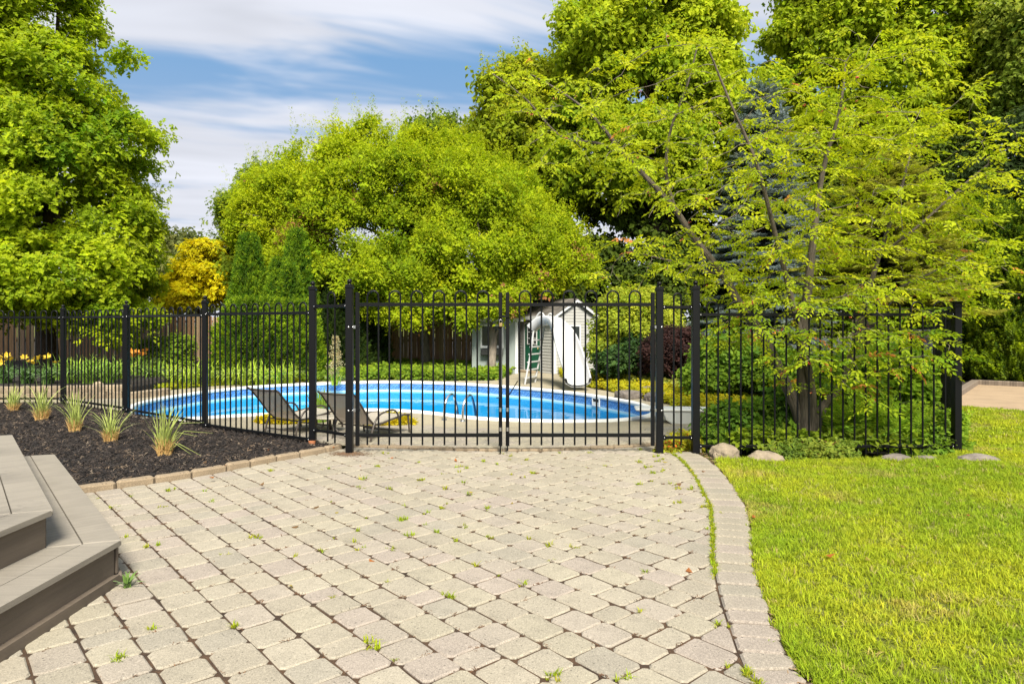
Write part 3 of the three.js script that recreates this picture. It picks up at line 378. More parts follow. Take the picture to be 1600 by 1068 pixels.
{ const t = thing('iron_fence', 'black hooped iron fence crossing the mulch bed left of the gate', 'fence', pL.g.clone());
  post(t, pL.e, 1.63); post(t, pL.d, 1.637); post(t, pL.c, 1.665); post(t, pL.b, 1.685); const pa = post(t, pL.a, 1.80, true, 0.072); post(t, pL.g, 1.80, true, 0.074);
  panel(t, pL.e, pL.d, 1.50, 0.13, 1.615, 0.04, 13); panel(t, pL.d, pL.c, 1.50, 0.12, 1.61, 0.03, 9); panel(t, pL.c, pL.b, 1.505, 0.105, 1.62, 0.02, 9); panel(t, pL.b, pL.a, 1.52, 0.075, 1.64, -0.01, 9); panel(t, pL.a, pL.g, 1.592, 0.19, 1.745, 0.08, 1, { m0: 0.13, m1: 0.11 });
  mesh('copper_collar', [new THREE.CylinderGeometry(0.042, 0.034, 0.05, 12).translate(0, 0.035, 0.0)], M.copper, pa).position.set(0.0, 0.01, 0.03); }
const gateY = { t: 1.604, b: 0.191, top: 1.752, bot: 0.083 };
function gateLeaf(name, x0, x1, label, hingeLeft) {
  const a = G(x0, 707), b = G(x1, 707), t = thing(name, label, 'gate', [hingeLeft ? a.x : b.x, 0, a.z]); const o = t.position, xa = a.x - o.x, xb = b.x - o.x;
  for (const x of [xa, xb]) mesh('stile', cbox(0.04, 1.66, 0.04, 0.003, x, 0.905, 0), M.iron, t);
  for (const y of [gateY.t, gateY.b]) mesh(y > 1 ? 'top_rail' : 'bottom_rail', boxBar(V(xa, y, 0), V(xb, y, 0), 0.03, 0.038), M.iron, t);
  const n = 6, m = 0.068, pitch = 0.2383, g = hoopGeo(0.121, gateY.bot, gateY.top), st = xa + ((xb - xa) - pitch * 5 - 0.121) / 2 + 0.06 + (hingeLeft ? -0.012 : 0.0); for (let i = 0; i < n; i++) { const h = mesh('hoop_picket', g, M.iron, t); h.position.x = st + pitch * i; }
  const hx = hingeLeft ? xa : xb, s = hingeLeft ? -1 : 1;
  for (const y of [1.36, 0.46]) { const h = mesh('hinge', [bar(V(hx + s * 0.02, y, 0.01), V(hx + s * 0.085, y, 0.03), 0.008), new THREE.SphereGeometry(0.013, 8, 6).translate(hx + s * 0.09, y, 0.03), cbox(0.03, 0.035, 0.03, 0.004, hx + s * 0.03, y, 0.012)], M.steel, t); mesh('hinge_collar', cbox(0.05, 0.03, 0.05, 0.004, hx, y, 0), M.iron, h); }
  const cx = hingeLeft ? xb : xa, q = hingeLeft ? -1 : 1;   // cane bolt on the meeting stile
  mesh('cane_bolt', tube([V(cx - q * 0.0, 0.64, 0.034), V(cx, 0.62, 0.036), V(cx, hingeLeft ? -0.03 : 0.03, 0.036)], 0.008, 6), M.iron, t); mesh('bolt_handle', tube([V(cx, 0.60, 0.036), V(cx + 0.11 * (hingeLeft ? -0.4 : 1), hingeLeft ? 0.6 : 0.78, 0.04)], 0.006, 6), M.iron, t);
  for (const y of [0.47, 0.26]) mesh('bolt_sleeve', new THREE.CylinderGeometry(0.014, 0.014, 0.04, 8), M.steel, t).position.set(cx, y, 0.036);
  return t;
}
const gl = gateLeaf('iron_gate', 558.5, 782, 'left leaf of the black hooped double gate with padlock rod', true);
const grt = gateLeaf('iron_gate', 793, 1020, 'right leaf of the black hooped double gate nearest the lawn side', false);
{ const x = G(788, 707).x - gl.position.x; mesh('latch', [boxBar(V(x - 0.06, 1.475, 0.03), V(x + 0.05, 1.475, 0.03), 0.014, 0.022), bar(V(x - 0.03, 1.51, 0.032), V(x - 0.03, 1.39, 0.032), 0.006)], M.iron, gl);
  const t = thing('padlock', 'small brass padlock hanging from the gate latch', 'padlock', [G(782.5, 707).x, 1.385, -7.215]); mesh('padlock_body', cbox(0.038, 0.04, 0.016, 0.005, 0, 0, 0), M.brass, t); mesh('shackle', tube([V(-0.013, 0.018, 0), V(-0.013, 0.042, 0), V(-0.008, 0.054, 0), V(0, 0.058, 0), V(0.008, 0.054, 0), V(0.013, 0.042, 0), V(0.013, 0.018, 0)], 0.0035, 6), M.steel, t);
  const rd = mesh('lock_rod', tube([V(G(785, 707).x - gl.position.x, 1.36, 0.034), V(G(784, 707).x - gl.position.x, 0.72, 0.034)], 0.0045, 6), M.steel, gl); }
const pR = { g: G(1030.5, 707), a: G(1087, 707), b: G(1495, 707) };
{ const t = thing('iron_fence', 'black hooped iron fence running right of the gate behind the berry tree', 'fence', pR.g.clone());
  post(t, pR.g, 1.775, true, 0.074); post(t, pR.a, 1.785, true, 0.078); post(t, pR.b, 1.60, false, 0.075);
  panel(t, pR.g, pR.a, 1.575, 0.165, 1.725, 0.06, 1, { m0: 0.12, m1: 0.12 }); panel(t, pR.a, pR.b, 1.495, 0.072, 1.632, -0.02, 11, { m0: 0.06, m1: 0.06 });
  const e = V(7.2, 0, -11.6); post(t, e, 1.6, false); panel(t, pR.b, e, 1.46, 0.06, 1.59, -0.02, 20); }

// ---------- grey deck steps, bottom left ----------
{
  const K = (w) => V(-2.147 - w, 0, -3.62 + 0.363 * w), dg = V(-0.642, 0, -0.767);
  const t = thing('deck_steps', 'grey composite deck steps with dark risers at the patio corner', 'steps', [-2.6, 0, -3.4]); const rel = (p) => p.sub(t.position.clone().setY(0));
  const piece = (name, side, w0, w1, yb, yt, mat, ch = 0.007, gap = 0.002) => {   // side 0 along the front, 1 along the slanting side
    const a = K(w0), b = K(w1); let P; if (!side) P = [V(a.x, 0, a.z + gap), V(a.x, 0, 0.6), V(b.x, 0, 0.6), V(b.x, 0, b.z + gap)]; else { const q = dg.clone().multiplyScalar(gap), e = dg.clone().multiplyScalar(3.1); P = [a.clone().add(q), a.clone().add(e), b.clone().add(e), b.clone().add(q)]; }
    const g = slab(P.map(rel), yb, yt, ch, 0.006, 0.0004); if (side) { const u = g.attributes.uv; for (let i = 0; i < u.count; i++) { const x = u.getX(i), y = u.getY(i); u.setXY(i, 0.767 * x - 0.642 * y, 0.642 * x + 0.767 * y); } } return mesh(name, g, mat, t);
  };
  for (const s of [0, 1]) {
    piece('tread_board', s, -0.03, 0.138, 0.200, 0.228, M.tread); piece('tread_board', s, 0.144, 0.31, 0.201, 0.2265, M.tread);
    piece('riser', s, 0, 0.02, 0.045, 0.199, M.riser, 0.002, 0.001); piece('base_trim', s, -0.035, 0.0, -0.02, 0.05, M.riser, 0.02, 0.0);
    piece('tread_board', s, 0.268, 0.436, 0.392, 0.42, M.tread); piece('tread_board', s, 0.442, 0.582, 0.393, 0.419, M.tread); piece('tread_board', s, 0.588, 0.728, 0.393, 0.419, M.tread); piece('tread_board', s, 0.734, 0.874, 0.393, 0.4195, M.tread); piece('tread_board', s, 0.88, 1.02, 0.393, 0.419, M.tread);
    piece('riser', s, 0.296, 0.316, 0.229, 0.391, M.riser, 0.002, 0.001);
  }
  mesh('corner_trim', cbox(0.012, 0.15, 0.02, 0.003, -2.145 - t.position.x, 0.122, -3.632 - t.position.z), M.riser, t);
  const w = thing('dandelion', 'leafy green weed rooted against the corner of the deck steps', 'weed', G(199, 918)); mesh('leaf_rosette', tuft(16, 0.085, 1.5, 0.009, 0.35, 3, 0.3, 0.012), new THREE.MeshPhysicalMaterial({ color: new THREE.Color(0.10, 0.19, 0.015), roughness: 0.9, transmission: 0.35, thickness: 0, side: THREE.DoubleSide }), w);
}
// ---------- five ornamental grasses in the mulch ----------
{
  const gA = tuft(85, 0.46, 0.62, 0.0048, 0.35, 4, 0.55, 0.05), gA2 = tuft(70, 0.5, 0.85, 0.0046, 0.45, 4, 0.6, 0.045), gB = tuft(240, 0.18, 0.7, 0.0038, 0.3, 3, 0.5, 0.07);
  const mA = new THREE.MeshPhysicalMaterial({ color: new THREE.Color(0.36, 0.42, 0.09), roughness: 0.9, transmission: 0.3, thickness: 0, side: THREE.DoubleSide }), mB = new THREE.MeshPhysicalMaterial({ color: new THREE.Color(0.56, 0.36, 0.12), roughness: 0.9, transmission: 0.25, thickness: 0, side: THREE.DoubleSide });
  const where = ['nearest the patio with long stray blades', 'second from the patio and dense at its base', 'third from the patio with a narrow upright tuft', 'fourth from the patio and spreading to both sides', 'farthest from the patio at the left picture edge'];
  [[256, 711, 1.1, 0.95], [172, 691, 1.0, 0.9], [117, 674, 0.98, 1.0], [65, 657, 1.12, 0.98], [20, 643, 0.95, 0.85]].forEach(([x, y, s, sy], i) => {
    const t = thing('ornamental_grass', 'young ornamental grass in dark mulch, ' + where[i], 'grass plant', G(x, y, 0.02), i * 1.7, 'ornamental grasses in the mulch bed'); t.scale.set(s, s * sy, s);
    mesh('green_blades', i % 2 ? gA2 : gA, mA, t); mesh('straw_base', gB, mB, t); });
  const t = scene.getObjectByName('ornamental_grass'); const st = []; for (let i = 0; i < 5; i++) { const a = rr(-0.5, 0.4), Lw = rr(0.3, 0.55); st.push(tube([V(0.03, 0.03, 0), V(Lw * 0.4, 0.13 + 0.1 * (i % 3), a * 0.2), V(Lw, 0.03 + 0.16 * (i % 3), a * 0.5)], [0.004, 0.0035, 0.001], 4)); } mesh('stray_blades', st, mA, t);
}
// ---------- loungers and table ----------
function lounger(label, p, turn, grp) {
  const t = thing('sun_lounger', label, 'lounge chair', p, turn, grp), w = 0.26;
  const sl = (pts, z0, z1, sag) => { const P = [], n = pts.length - 1; for (let i = 0; i < n; i++) for (let j = 0; j < 6; j++) { const q = (i, j) => { const s = Math.sin(Math.PI * j / 6) * sag * Math.sin(Math.PI * (i + 0.3) / (n + 0.6)); return [pts[i][0], pts[i][1] - s, lerp(z0, z1, j / 6)]; }; const a = q(i, j), b = q(i + 1, j), c = q(i + 1, j + 1), d = q(i, j + 1); P.push(...a, ...b, ...c, ...a, ...c, ...d); } const g = geoFrom(P); return uvm(g); };
  const bk = [[-0.36, 0.60], [-0.30, 0.56], [-0.18, 0.42], [-0.06, 0.27], [0.03, 0.19]]; const st = [[0.05, 0.19], [0.2, 0.195], [0.4, 0.22], [0.6, 0.245], [0.72, 0.235]];
  mesh('back_sling', sl(bk, -w + 0.01, w - 0.01, 0.03), M.slingM, t); mesh('seat_sling', sl(st, -w + 0.01, w - 0.01, 0.02), M.tableTop, t);
  const v = (a, z) => a.map(([x, y]) => V(x, y, z));
  for (const s of [-1, 1]) {
    mesh('back_rail', tube(v(bk, s * w), 0.0125, 7), M.bronze, t); mesh('seat_rail', tube(v([[0.03, 0.19], ...st], s * w), 0.0125, 7), M.bronze, t);
    mesh('armrest', tube(new THREE.CatmullRomCurve3(v([[-0.08, 0.0], [-0.03, 0.17], [0.06, 0.29], [0.22, 0.335], [0.38, 0.325], [0.45, 0.24], [0.50, 0.0]], s * (w + 0.035))).getPoints(18), 0.012, 7), M.bronze, t);
    mesh('leg', tube(v([[0.70, 0.235], [0.735, 0.0]], s * (w - 0.01)), 0.012, 7), M.bronze, t);
  }
  mesh('top_bar', bar(V(-0.335, 0.575, -w), V(-0.335, 0.575, w), 0.010), M.bronze, t); for (const [x, y, e, r] of [[0.02, 0.17, 0.03, 0.011], [0.72, 0.225, 0, 0.011], [-0.06, 0.06, 0.03, 0.009], [0.49, 0.06, 0.03, 0.009]]) mesh('cross_bar', bar(V(x, y, -w - e), V(x, y, w + e), r), M.bronze, t);
  return t;
}
lounger('brown sling lounge chair right behind the left gate post', [-1.88, 0.004, -8.05], 1.08, 'lounge chairs beside the pool');
lounger('brown sling lounge chair behind the left fence panel, farther from the gate', [-2.88, 0.004, -8.50], 1.0, 'lounge chairs beside the pool');
{ const t = thing('side_table', 'small round patio table between the two lounge chairs', 'table', [-2.36, 0.012, -8.62]); mesh('tabletop', new THREE.LatheGeometry([[0, 0.2], [0.2, 0.2], [0.212, 0.194], [0.212, 0.18], [0.2, 0.174], [0, 0.174]].map(p => new THREE.Vector2(...p)), 32), M.tableTop, t); for (let i = 0; i < 3; i++) { const a = i * 2.094 + 0.4; mesh('leg', tube([V(0.08 * Math.cos(a), 0.18, 0.08 * Math.sin(a)), V(0.07 * Math.cos(a), 0.08, 0.07 * Math.sin(a)), V(0.15 * Math.cos(a), 0, 0.15 * Math.sin(a))], 0.01, 6), M.bronze, t); } }
// ---------- pool fittings ----------
{ const t = thing('pool_ladder_rails', 'pair of chrome grab rails at the near pool edge', 'pool ladder', G(708, 654)); const o = t.position;
  for (const [x, y] of [[694, 655.5], [723, 657.5]]) { const b = G(x, y).sub(o), f = V(0.14, 0, -0.50); mesh('grab_rail', tube(new THREE.CatmullRomCurve3([V(0, 0, 0), V(0.01, 0.22, -0.02), V(0.05, 0.33, -0.10), V(0.10, 0.345, -0.22), V(0.13, 0.24, -0.36), V(0.16, 0.0, -0.50), V(0.17, -0.5, -0.53)].map(v => v.add(b))).getPoints(26), 0.019, 9), M.chrome, t); mesh('rail_collar', new THREE.CylinderGeometry(0.035, 0.04, 0.014, 14).translate(b.x, 0.007, b.z), M.chrome, t); } }
function sweep(path, wid, prof) { const P = [], I = [], m = prof.length; path.forEach((p, i) => { const t = path[Math.min(i + 1, path.length - 1)].clone().sub(path[Math.max(0, i - 1)]).normalize(), w = wid[i].clone().addScaledVector(t, -wid[i].dot(t)).normalize(); let n = w.clone().cross(t).normalize(); if (n.y < -0.2 || (Math.abs(n.y) <= 0.2 && false)) n.negate(); for (const [a, b] of prof) { const q = p.clone().addScaledVector(w, a).addScaledVector(n, b); P.push(q.x, q.y, q.z); } }); for (let i = 0; i < path.length - 1; i++) for (let j = 0; j < m; j++) { const a = i * m + j, b = i * m + (j + 1) % m; I.push(a, a + m, b, b, a + m, b + m); } const g = new THREE.BufferGeometry(); g.setAttribute('position', new THREE.Float32BufferAttribute(P, 3)); g.setIndex(I); g.computeVertexNormals(); return norm(g); }
{
  const t = thing('pool_slide', 'white curved fibreglass pool slide with a ladder at the far edge', 'slide', G(868, 598)); const o = t.position, rel = (p) => p.sub(o);
  const cp = [[834, 516, 15.7], [846, 506, 15.65], [862, 505, 15.5], [874, 519, 15.3], [886, 543, 15.0], [895, 569, 14.6], [901, 590, 14.2], [903, 601, 13.95]].map(p => rel(at(...p))); const cu = new THREE.CatmullRomCurve3(cp, false, 'centripetal'), path = cu.getSpacedPoints(30);
  const wid = path.map((p, i) => { const u = i / 30, a = lerp(-1.35, 0.05, sst(0.05, 0.6, u)); return V(Math.cos(a), 0, Math.sin(a)); });
  const hw = 0.235, prof = [[-hw, 0.15], [-hw - 0.035, 0.165], [-hw - 0.05, 0.13], [-hw - 0.02, 0.03], [-hw * 0.6, -0.045], [0, -0.06], [hw * 0.6, -0.045], [hw + 0.02, 0.03], [hw + 0.05, 0.13], [hw + 0.035, 0.165], [hw, 0.15], [hw * 0.9, 0.05], [hw * 0.55, 0.0], [0, -0.012], [-hw * 0.55, 0.0], [-hw * 0.9, 0.05]];
  mesh('slide_trough', sweep(path, wid, prof), M.slide, t);
  const rail = (pts) => tube(new THREE.CatmullRomCurve3(pts.map(p => rel(at(...p))), false, 'centripetal').getPoints(30), 0.023, 8);
  mesh('handrail', rail([[820, 600.5, 15.4], [829, 552, 15.5], [834, 515, 15.55], [839, 494, 15.55], [845, 488, 15.5], [850, 493, 15.45], [852, 506, 15.4]]), M.slide, t);
  mesh('handrail', rail([[836, 597, 15.9], [845, 548, 15.95], [850, 515, 15.95], [855, 496, 15.9], [860, 490, 15.85], [865, 495, 15.8], [867, 508, 15.75]]), M.slide, t);
  for (let i = 0; i < 6; i++) { const u = [0.12, 0.27, 0.42, 0.57, 0.71, 0.84][i]; const a = at(lerp(820, 833, u), lerp(600.5, 518, u), lerp(15.4, 15.55, u)), b = at(lerp(836, 849, u), lerp(597, 518, u), lerp(15.9, 15.95, u)); mesh('rung', boxBar(rel(a), rel(b), 0.075, 0.03, 0.004), M.slide, t); }
  for (const x of [0, 1]) mesh('support_leg', bar(rel(at(883 + x * 5, 545, 15.1 + x * 0.25)), rel(G(884 + x * 9, 600 - x * 4)), 0.02), M.slide, t);
}
{ const p = G(1062, 661), t = thing('diving_board', 'low white diving board on a moulded base at the right pool end', 'diving board', p, -0.12);
  mesh('board', cbox(1.02, 0.035, 0.36, 0.012, -0.1, 0.185, -0.12), M.coping, t); const pr = [[-0.24, 0.165], [-0.2, 0.05], [-0.12, 0.0], [0.2, 0.0], [0.2, 0.07], [0.25, 0.14], [0.25, 0.165]]; const s = new THREE.Shape(pr.map(q => new THREE.Vector2(...q))); const g = new THREE.ExtrudeGeometry(s, { depth: 0.3, bevelEnabled: true, bevelSize: 0.01, bevelThickness: 0.01, bevelSegments: 2 }); g.translate(0.02, 0.0, -0.27); mesh('base', g, M.white, t); for (const x of [-0.05, 0.15]) mesh('bolt', new THREE.CylinderGeometry(0.012, 0.012, 0.01, 8), M.steel, t).position.set(x, 0.205, -0.12); }
// ---------- pool shed ----------
{
  const p = at(866, 584, 18.6); p.y = 0; const t = thing('pool_shed', 'white clapboard pool shed with green door and shingle roof', 'shed', p, 0.607);
  const w = 1.5, dl = 2.0, hw = 1.63, pk = 2.06;
  const lap = (x0, x1, y0, y1, gable) => { const P = []; const n = Math.round((y1 - y0) / 0.085), c = (y1 - y0) / n; for (let i = 0; i < n; i++) { const a = y0 + i * c, b = a + c; const xa = (y) => gable && y > hw ? [lerp(x0, (x0 + x1) / 2, (y - hw) / (pk - hw)), lerp(x1, (x0 + x1) / 2, (y - hw) / (pk - hw))] : [x0, x1]; const [l0, r0] = xa(a), [l1, r1] = xa(b); P.push(l0, a, 0.016, r0, a, 0.016, r1, b, 0.003, l0, a, 0.016, r1, b, 0.003, l1, b, 0.003, l0, a, 0, r0, a, 0, r0, a, 0.016, l0, a, 0, r0, a, 0.016, l0, a, 0.016); } return uvm(geoFrom(P)); };
  mesh('wall', [cbox(w - 0.03, hw, dl - 0.03, 0.003, w / 2, hw / 2, -dl / 2 - 0.005)], M.siding, t);
  mesh('gable_siding', lap(0.05, w - 0.05, 0, pk, true), M.siding, t);
  const gs = new THREE.Shape([[0.02, hw], [w - 0.02, hw], [w / 2, pk]].map(q => new THREE.Vector2(...q))); mesh('gable_wall', new THREE.ExtrudeGeometry(gs, { depth: dl - 0.04, bevelEnabled: false }).translate(0, 0, -dl + 0.02), M.siding, t);
  const side = lap(-dl + 0.05, -0.05, 0, hw, false); side.rotateY(-Math.PI / 2); mesh('side_siding', side, M.siding, t);
  for (const [x, z] of [[0, 0], [w, 0], [0, -dl]]) mesh('corner_board', cbox(0.09, hw, 0.09, 0.004, x, hw / 2, z), M.white, t);
  const sl = (pk - hw) / (w / 2), ang = Math.atan(sl), rl = (w / 2 + 0.14) / Math.cos(ang);
  for (const s of [-1, 1]) { const r = cbox(rl, 0.03, dl + 0.24, 0.004); r.rotateZ(-s * ang); r.translate(w / 2 + s * (w / 4 + 0.07), (hw + pk) / 2 - 0.07 * sl + 0.035, -dl / 2); mesh('roof', r, M.shing, t); const b = cbox(rl, 0.085, 0.022, 0.003); b.rotateZ(-s * ang); b.translate(w / 2 + s * (w / 4 + 0.07), (hw + pk) / 2 - 0.07 * sl - 0.01, 0.105 + s * 0.002); mesh('barge_board', b, M.white, t); }
  mesh('fascia', cbox(0.022, 0.10, dl + 0.2, 0.003, -0.145, hw - 0.075, -dl / 2), M.white, t);
  // window in the gable wall
  const wn = mesh('window', [cbox(0.05, 0.56, 0.04, 0.004, 0.50, 1.08, 0.02), cbox(0.05, 0.56, 0.04, 0.004, 0.92, 1.08, 0.02), cbox(0.37, 0.05, 0.04, 0.004, 0.71, 1.335, 0.02), cbox(0.45, 0.06, 0.06, 0.004, 0.71, 0.78, 0.025)], M.white, t); mesh('pane', cbox(0.37, 0.5, 0.008, 0.001, 0.71, 1.06, 0.022), new THREE.MeshPhysicalMaterial({ color: new THREE.Color(0.03, 0.035, 0.035), roughness: 0.08 }), wn);
  // green door on the long side
  const dr = mesh('door', cbox(0.03, 1.36, 0.72, 0.004, -0.018, 0.70, -0.98), M.green, t); mesh('door_window', cbox(0.02, 0.52, 0.44, 0.002, -0.033, 1.06, -0.98), M.dark, dr);
  const mu = [cbox(0.025, 0.56, 0.03, 0.002, -0.04, 1.06, -1.20), cbox(0.025, 0.56, 0.03, 0.002, -0.04, 1.06, -0.76)]; for (const z of [-1.06, -0.9]) mu.push(cbox(0.022, 0.52, 0.02, 0.002, -0.04, 1.06, z)); for (const y of [0.8, 0.97, 1.15, 1.33]) mu.push(cbox(0.024, 0.022, 0.42, 0.002, -0.041, y, -0.98)); mesh('muntins', mu, M.white, dr); mesh('handle', new THREE.SphereGeometry(0.025, 10, 8).translate(-0.06, 0.68, -0.68), M.brass, dr);
  mesh('door_trim', [cbox(0.03, 1.44, 0.06, 0.003, -0.02, 0.72, -1.38), cbox(0.03, 1.44, 0.06, 0.003, -0.02, 0.72, -0.58), cbox(0.03, 0.06, 0.74, 0.003, -0.02, 1.41, -0.98)], M.white, t); mesh('door_step', cbox(0.3, 0.05, 0.8, 0.008, -0.2, 0.02, -0.98), M.kerb, t);
  // lower wing to the left with a window and a plant trough
  const wg = mesh('wing_wall', cbox(1.28, 1.52, 1.0, 0.004, 0, 0, 0), M.panel, t); wg.rotation.y = -0.607; wg.position.set(-1.06, 0.76, -1.36); 
  const win = mesh('window', [cbox(0.05, 0.62, 0.04, 0.004, -0.38, 0.30, 0.52), cbox(0.05, 0.62, 0.04, 0.004, 0.22, 0.30, 0.52), cbox(0.55, 0.05, 0.04, 0.004, -0.08, 0.585, 0.52), cbox(0.64, 0.07, 0.08, 0.004, -0.08, -0.01, 0.53)], M.white, wg); mesh('pane', cbox(0.55, 0.56, 0.01, 0.001, -0.08, 0.295, 0.508), new THREE.MeshPhysicalMaterial({ color: new THREE.Color(0.03, 0.035, 0.035), roughness: 0.06 }), win);
  mesh('window_box', cbox(0.62, 0.17, 0.2, 0.02, -0.08, -0.16, 0.60), M.dark, wg); mesh('corner_board', cbox(0.08, 1.52, 0.03, 0.003, 0.60, 0, 0.505), M.white, wg); mesh('fascia', cbox(1.5, 0.09, 0.03, 0.003, 0.04, 0.74, 0.53), M.white, wg); mesh('roof', cbox(1.5, 0.05, 1.2, 0.004, 0.04, 0.81, 0), M.shing, wg);
}
// ---------- wooden board fence ----------
{
  const t = thing('board_fence', 'brown vertical board fence along the back of the garden', 'fence', [-9, -0.04, -22]); const bg = [1.66, 1.69, 1.64].map(h => cbox(0.138, h, 0.02, 0.003, 0, h / 2, 0)); let k = 0;
  for (let x = -10.4; x < 9.2; x += 0.146) { const m = mesh('board', bg[Math.floor(R() * 3)], boardM[Math.floor(R() * 5)], t); m.position.set(x, rr(-0.015, 0.015), (k++ % 2) * 0.026); m.rotation.z = rr(-0.006, 0.006); }
  for (const y of [0.25, 0.88, 1.5]) mesh('fence_rail', cbox(19.6, 0.085, 0.04, 0.004, -0.6, y, 0.052 - 0.1), M.timber, t);
  for (let x = -10; x < 9; x += 2.4) { mesh('fence_post', cbox(0.1, 1.72, 0.1, 0.006, x, 0.86, -0.1), M.timber, t); }
  const q = thing('garden_post', 'grey post with a pointed cap just behind the board fence', 'post', at(256, 580, 23.2).setY(0)); mesh('post', cbox(0.13, 2.0, 0.13, 0.006, 0, 1.0, 0), M.timber, q); mesh('post_cap', new THREE.ConeGeometry(0.12, 0.16, 4).rotateY(0.785).translate(0, 2.1, 0), M.timber, q);
  const t2 = thing('board_fence', 'weathered grey board fence far back on the right', 'fence', at(1395, 560, 21).setY(0)); for (let i = 0; i < 22; i++) { const m = mesh('board', bg[i % 3], M.timber, t2); m.position.set(-1.2 + i * 0.146, 0, (i % 2) * 0.026); }
  const t3 = thing('landscape_timber', 'pale landscape timber lying at the foot of the board fence', 'timber', at(715, 571, 21.4).setY(0.02)); mesh('timber', cbox(1.35, 0.07, 0.1, 0.01, 0, 0.03, 0), new THREE.MeshStandardMaterial({ color: new THREE.Color(0.33, 0.29, 0.22), roughness: 0.9, map: T.wood }), t3);
}
// ---------- rocks ----------
function rockGeo(sx, sy, sz, seed, sq = 1, amp = 0.16) { const g0 = new THREE.IcosahedronGeometry(1, 14), p = g0.attributes.position; for (let i = 0; i < p.count; i++) { const v = V(p.getX(i), p.getY(i), p.getZ(i)).normalize(); const d = 1 + amp * fbm(v.x * 1.3 + seed, v.y * 1.3, v.z * 1.3, 4) * 2 + 0.03 * N3(v.x * 7, v.y * 7 + seed, v.z * 7); const f = (a) => Math.sign(a) * Math.pow(Math.abs(a), sq); p.setXYZ(i, f(v.x) * d * sx, f(v.y) * d * sy, f(v.z) * d * sz); } g0.computeVertexNormals(); 
  const key = {}, n = g0.attributes.normal; for (let i = 0; i < p.count; i++) { const k = [p.getX(i), p.getY(i), p.getZ(i)].map(v => v.toFixed(4)).join(); (key[k] ??= V(0, 0, 0)).add(V(n.getX(i), n.getY(i), n.getZ(i))); } for (let i = 0; i < p.count; i++) { const v = key[[p.getX(i), p.getY(i), p.getZ(i)].map(v => v.toFixed(4)).join()].clone().normalize(); n.setXYZ(i, v.x, v.y, v.z); } return uvm(g0, seed, seed * 0.7); }
const rock = (label, p, sx, sy, sz, seed, mat, turn = 0, sq = 1, amp = 0.16) => { const m = mesh('boulder', rockGeo(sx, sy, sz, seed, sq, amp), mat); m.position.copy(p); m.rotation.y = turn; return tag(m, label, 'rock', 'garden rocks'); };
rock('rounded tan boulder at the left end of the right fence', G(1132, 712).setY(0.012), 0.165, 0.115, 0.12, 1.3, M.rock, 0.3);
rock('low brown boulder second from the gate, left of the tree trunk', G(1196, 718).setY(-0.012), 0.18, 0.10, 0.12, 4.1, M.rock, -0.2);
rock('flat grey brown boulder in the grass right of the tree', G(1399, 718).setY(-0.012), 0.17, 0.072, 0.11, 7.7, M.rockGrey, 0.2);
rock('small half buried stone beside the flat grey brown boulder', G(1447, 716.5).setY(-0.01), 0.13, 0.045, 0.09, 9.2, M.rockGrey, 0.1);
rock('dark grey boulder beyond the right end post of the fence', G(1528, 718).setY(-0.012), 0.22, 0.072, 0.12, 12.9, M.rockGrey, 0.0);
rock('flat mauve grey ledge rock above the diving board', at(982, 612, 12.6).setY(0.05), 0.24, 0.09, 0.22, 2.2, M.rockGrey, 0.4, 0.6, 0.1);
rock('long flat ledge rock between yellow ground covers', at(1035, 622, 12.2).setY(0.04), 0.32, 0.10, 0.24, 5.5, M.rockGrey, -0.2, 0.55, 0.1);
rock('blocky grey ledge rock right of the second gate post', at(1118, 624, 11.2).setY(0.06), 0.26, 0.12, 0.22, 6.6, M.rockGrey, 0.25, 0.5, 0.1);
rock('long low grey ledge rock edging the right end of the deck', at(1162, 636, 10.7).setY(0.03), 0.40, 0.09, 0.22, 8.8, M.rockGrey, -0.25, 0.55, 0.1);
rock('pale ledge rock half hidden behind the right gate post', at(1010, 607, 13.2).setY(0.08), 0.2, 0.08, 0.18, 3.4, M.rockGrey, 0.2, 0.6, 0.1);
{ // low stone wall, left
  const t = thing('garden_wall', 'low two course wall of tan stone blocks left of the pool', 'wall', G(100, 622)); const o = t.position; const course = (line, y0, y1, w) => { for (const P of alongLine(line, 0.42, 0, w, 0.008, 0.3)) { const cc = P.reduce((a, p) => a.add(p), V(0, 0, 0)).multiplyScalar(1 / 6); const m = mesh('wall_stone', slab(P.map(p => p.sub(cc)), y0, y1, 0.012, 0.02, 0.004), M.wall, t); m.position.copy(cc.sub(o).setY(0)); m.rotation.y = rr(-0.015, 0.015); } };
  const l1 = Gs([[-170, 624], [0, 623], [110, 621], [196, 619.5]]); course(l1, -0.02, 0.112, 0.2); course(l1.map(p => p.clone().add(V(0.1, 0, -0.03))), 0.114, 0.235, 0.2); course(Gs([[197, 622], [230, 618], [264, 613.5]]), -0.02, 0.115, 0.2);
  rock('white stone on the end of the low garden wall', G(207, 607).setY(0.2).add(V(0, 0, 1.2)), 0.09, 0.06, 0.08, 15.5, M.wall, 0);
  S3(mesh('raised_bed_soil', slab([...Gs([[-200, 622], [0, 621], [110, 619], [186, 617.5]]), V(-7.6, 0, -15), V(-8, 0, -21.7), V(-24, 0, -21.7)], -0.02, 0.2, 0.08, 0.05), M.soil)); }
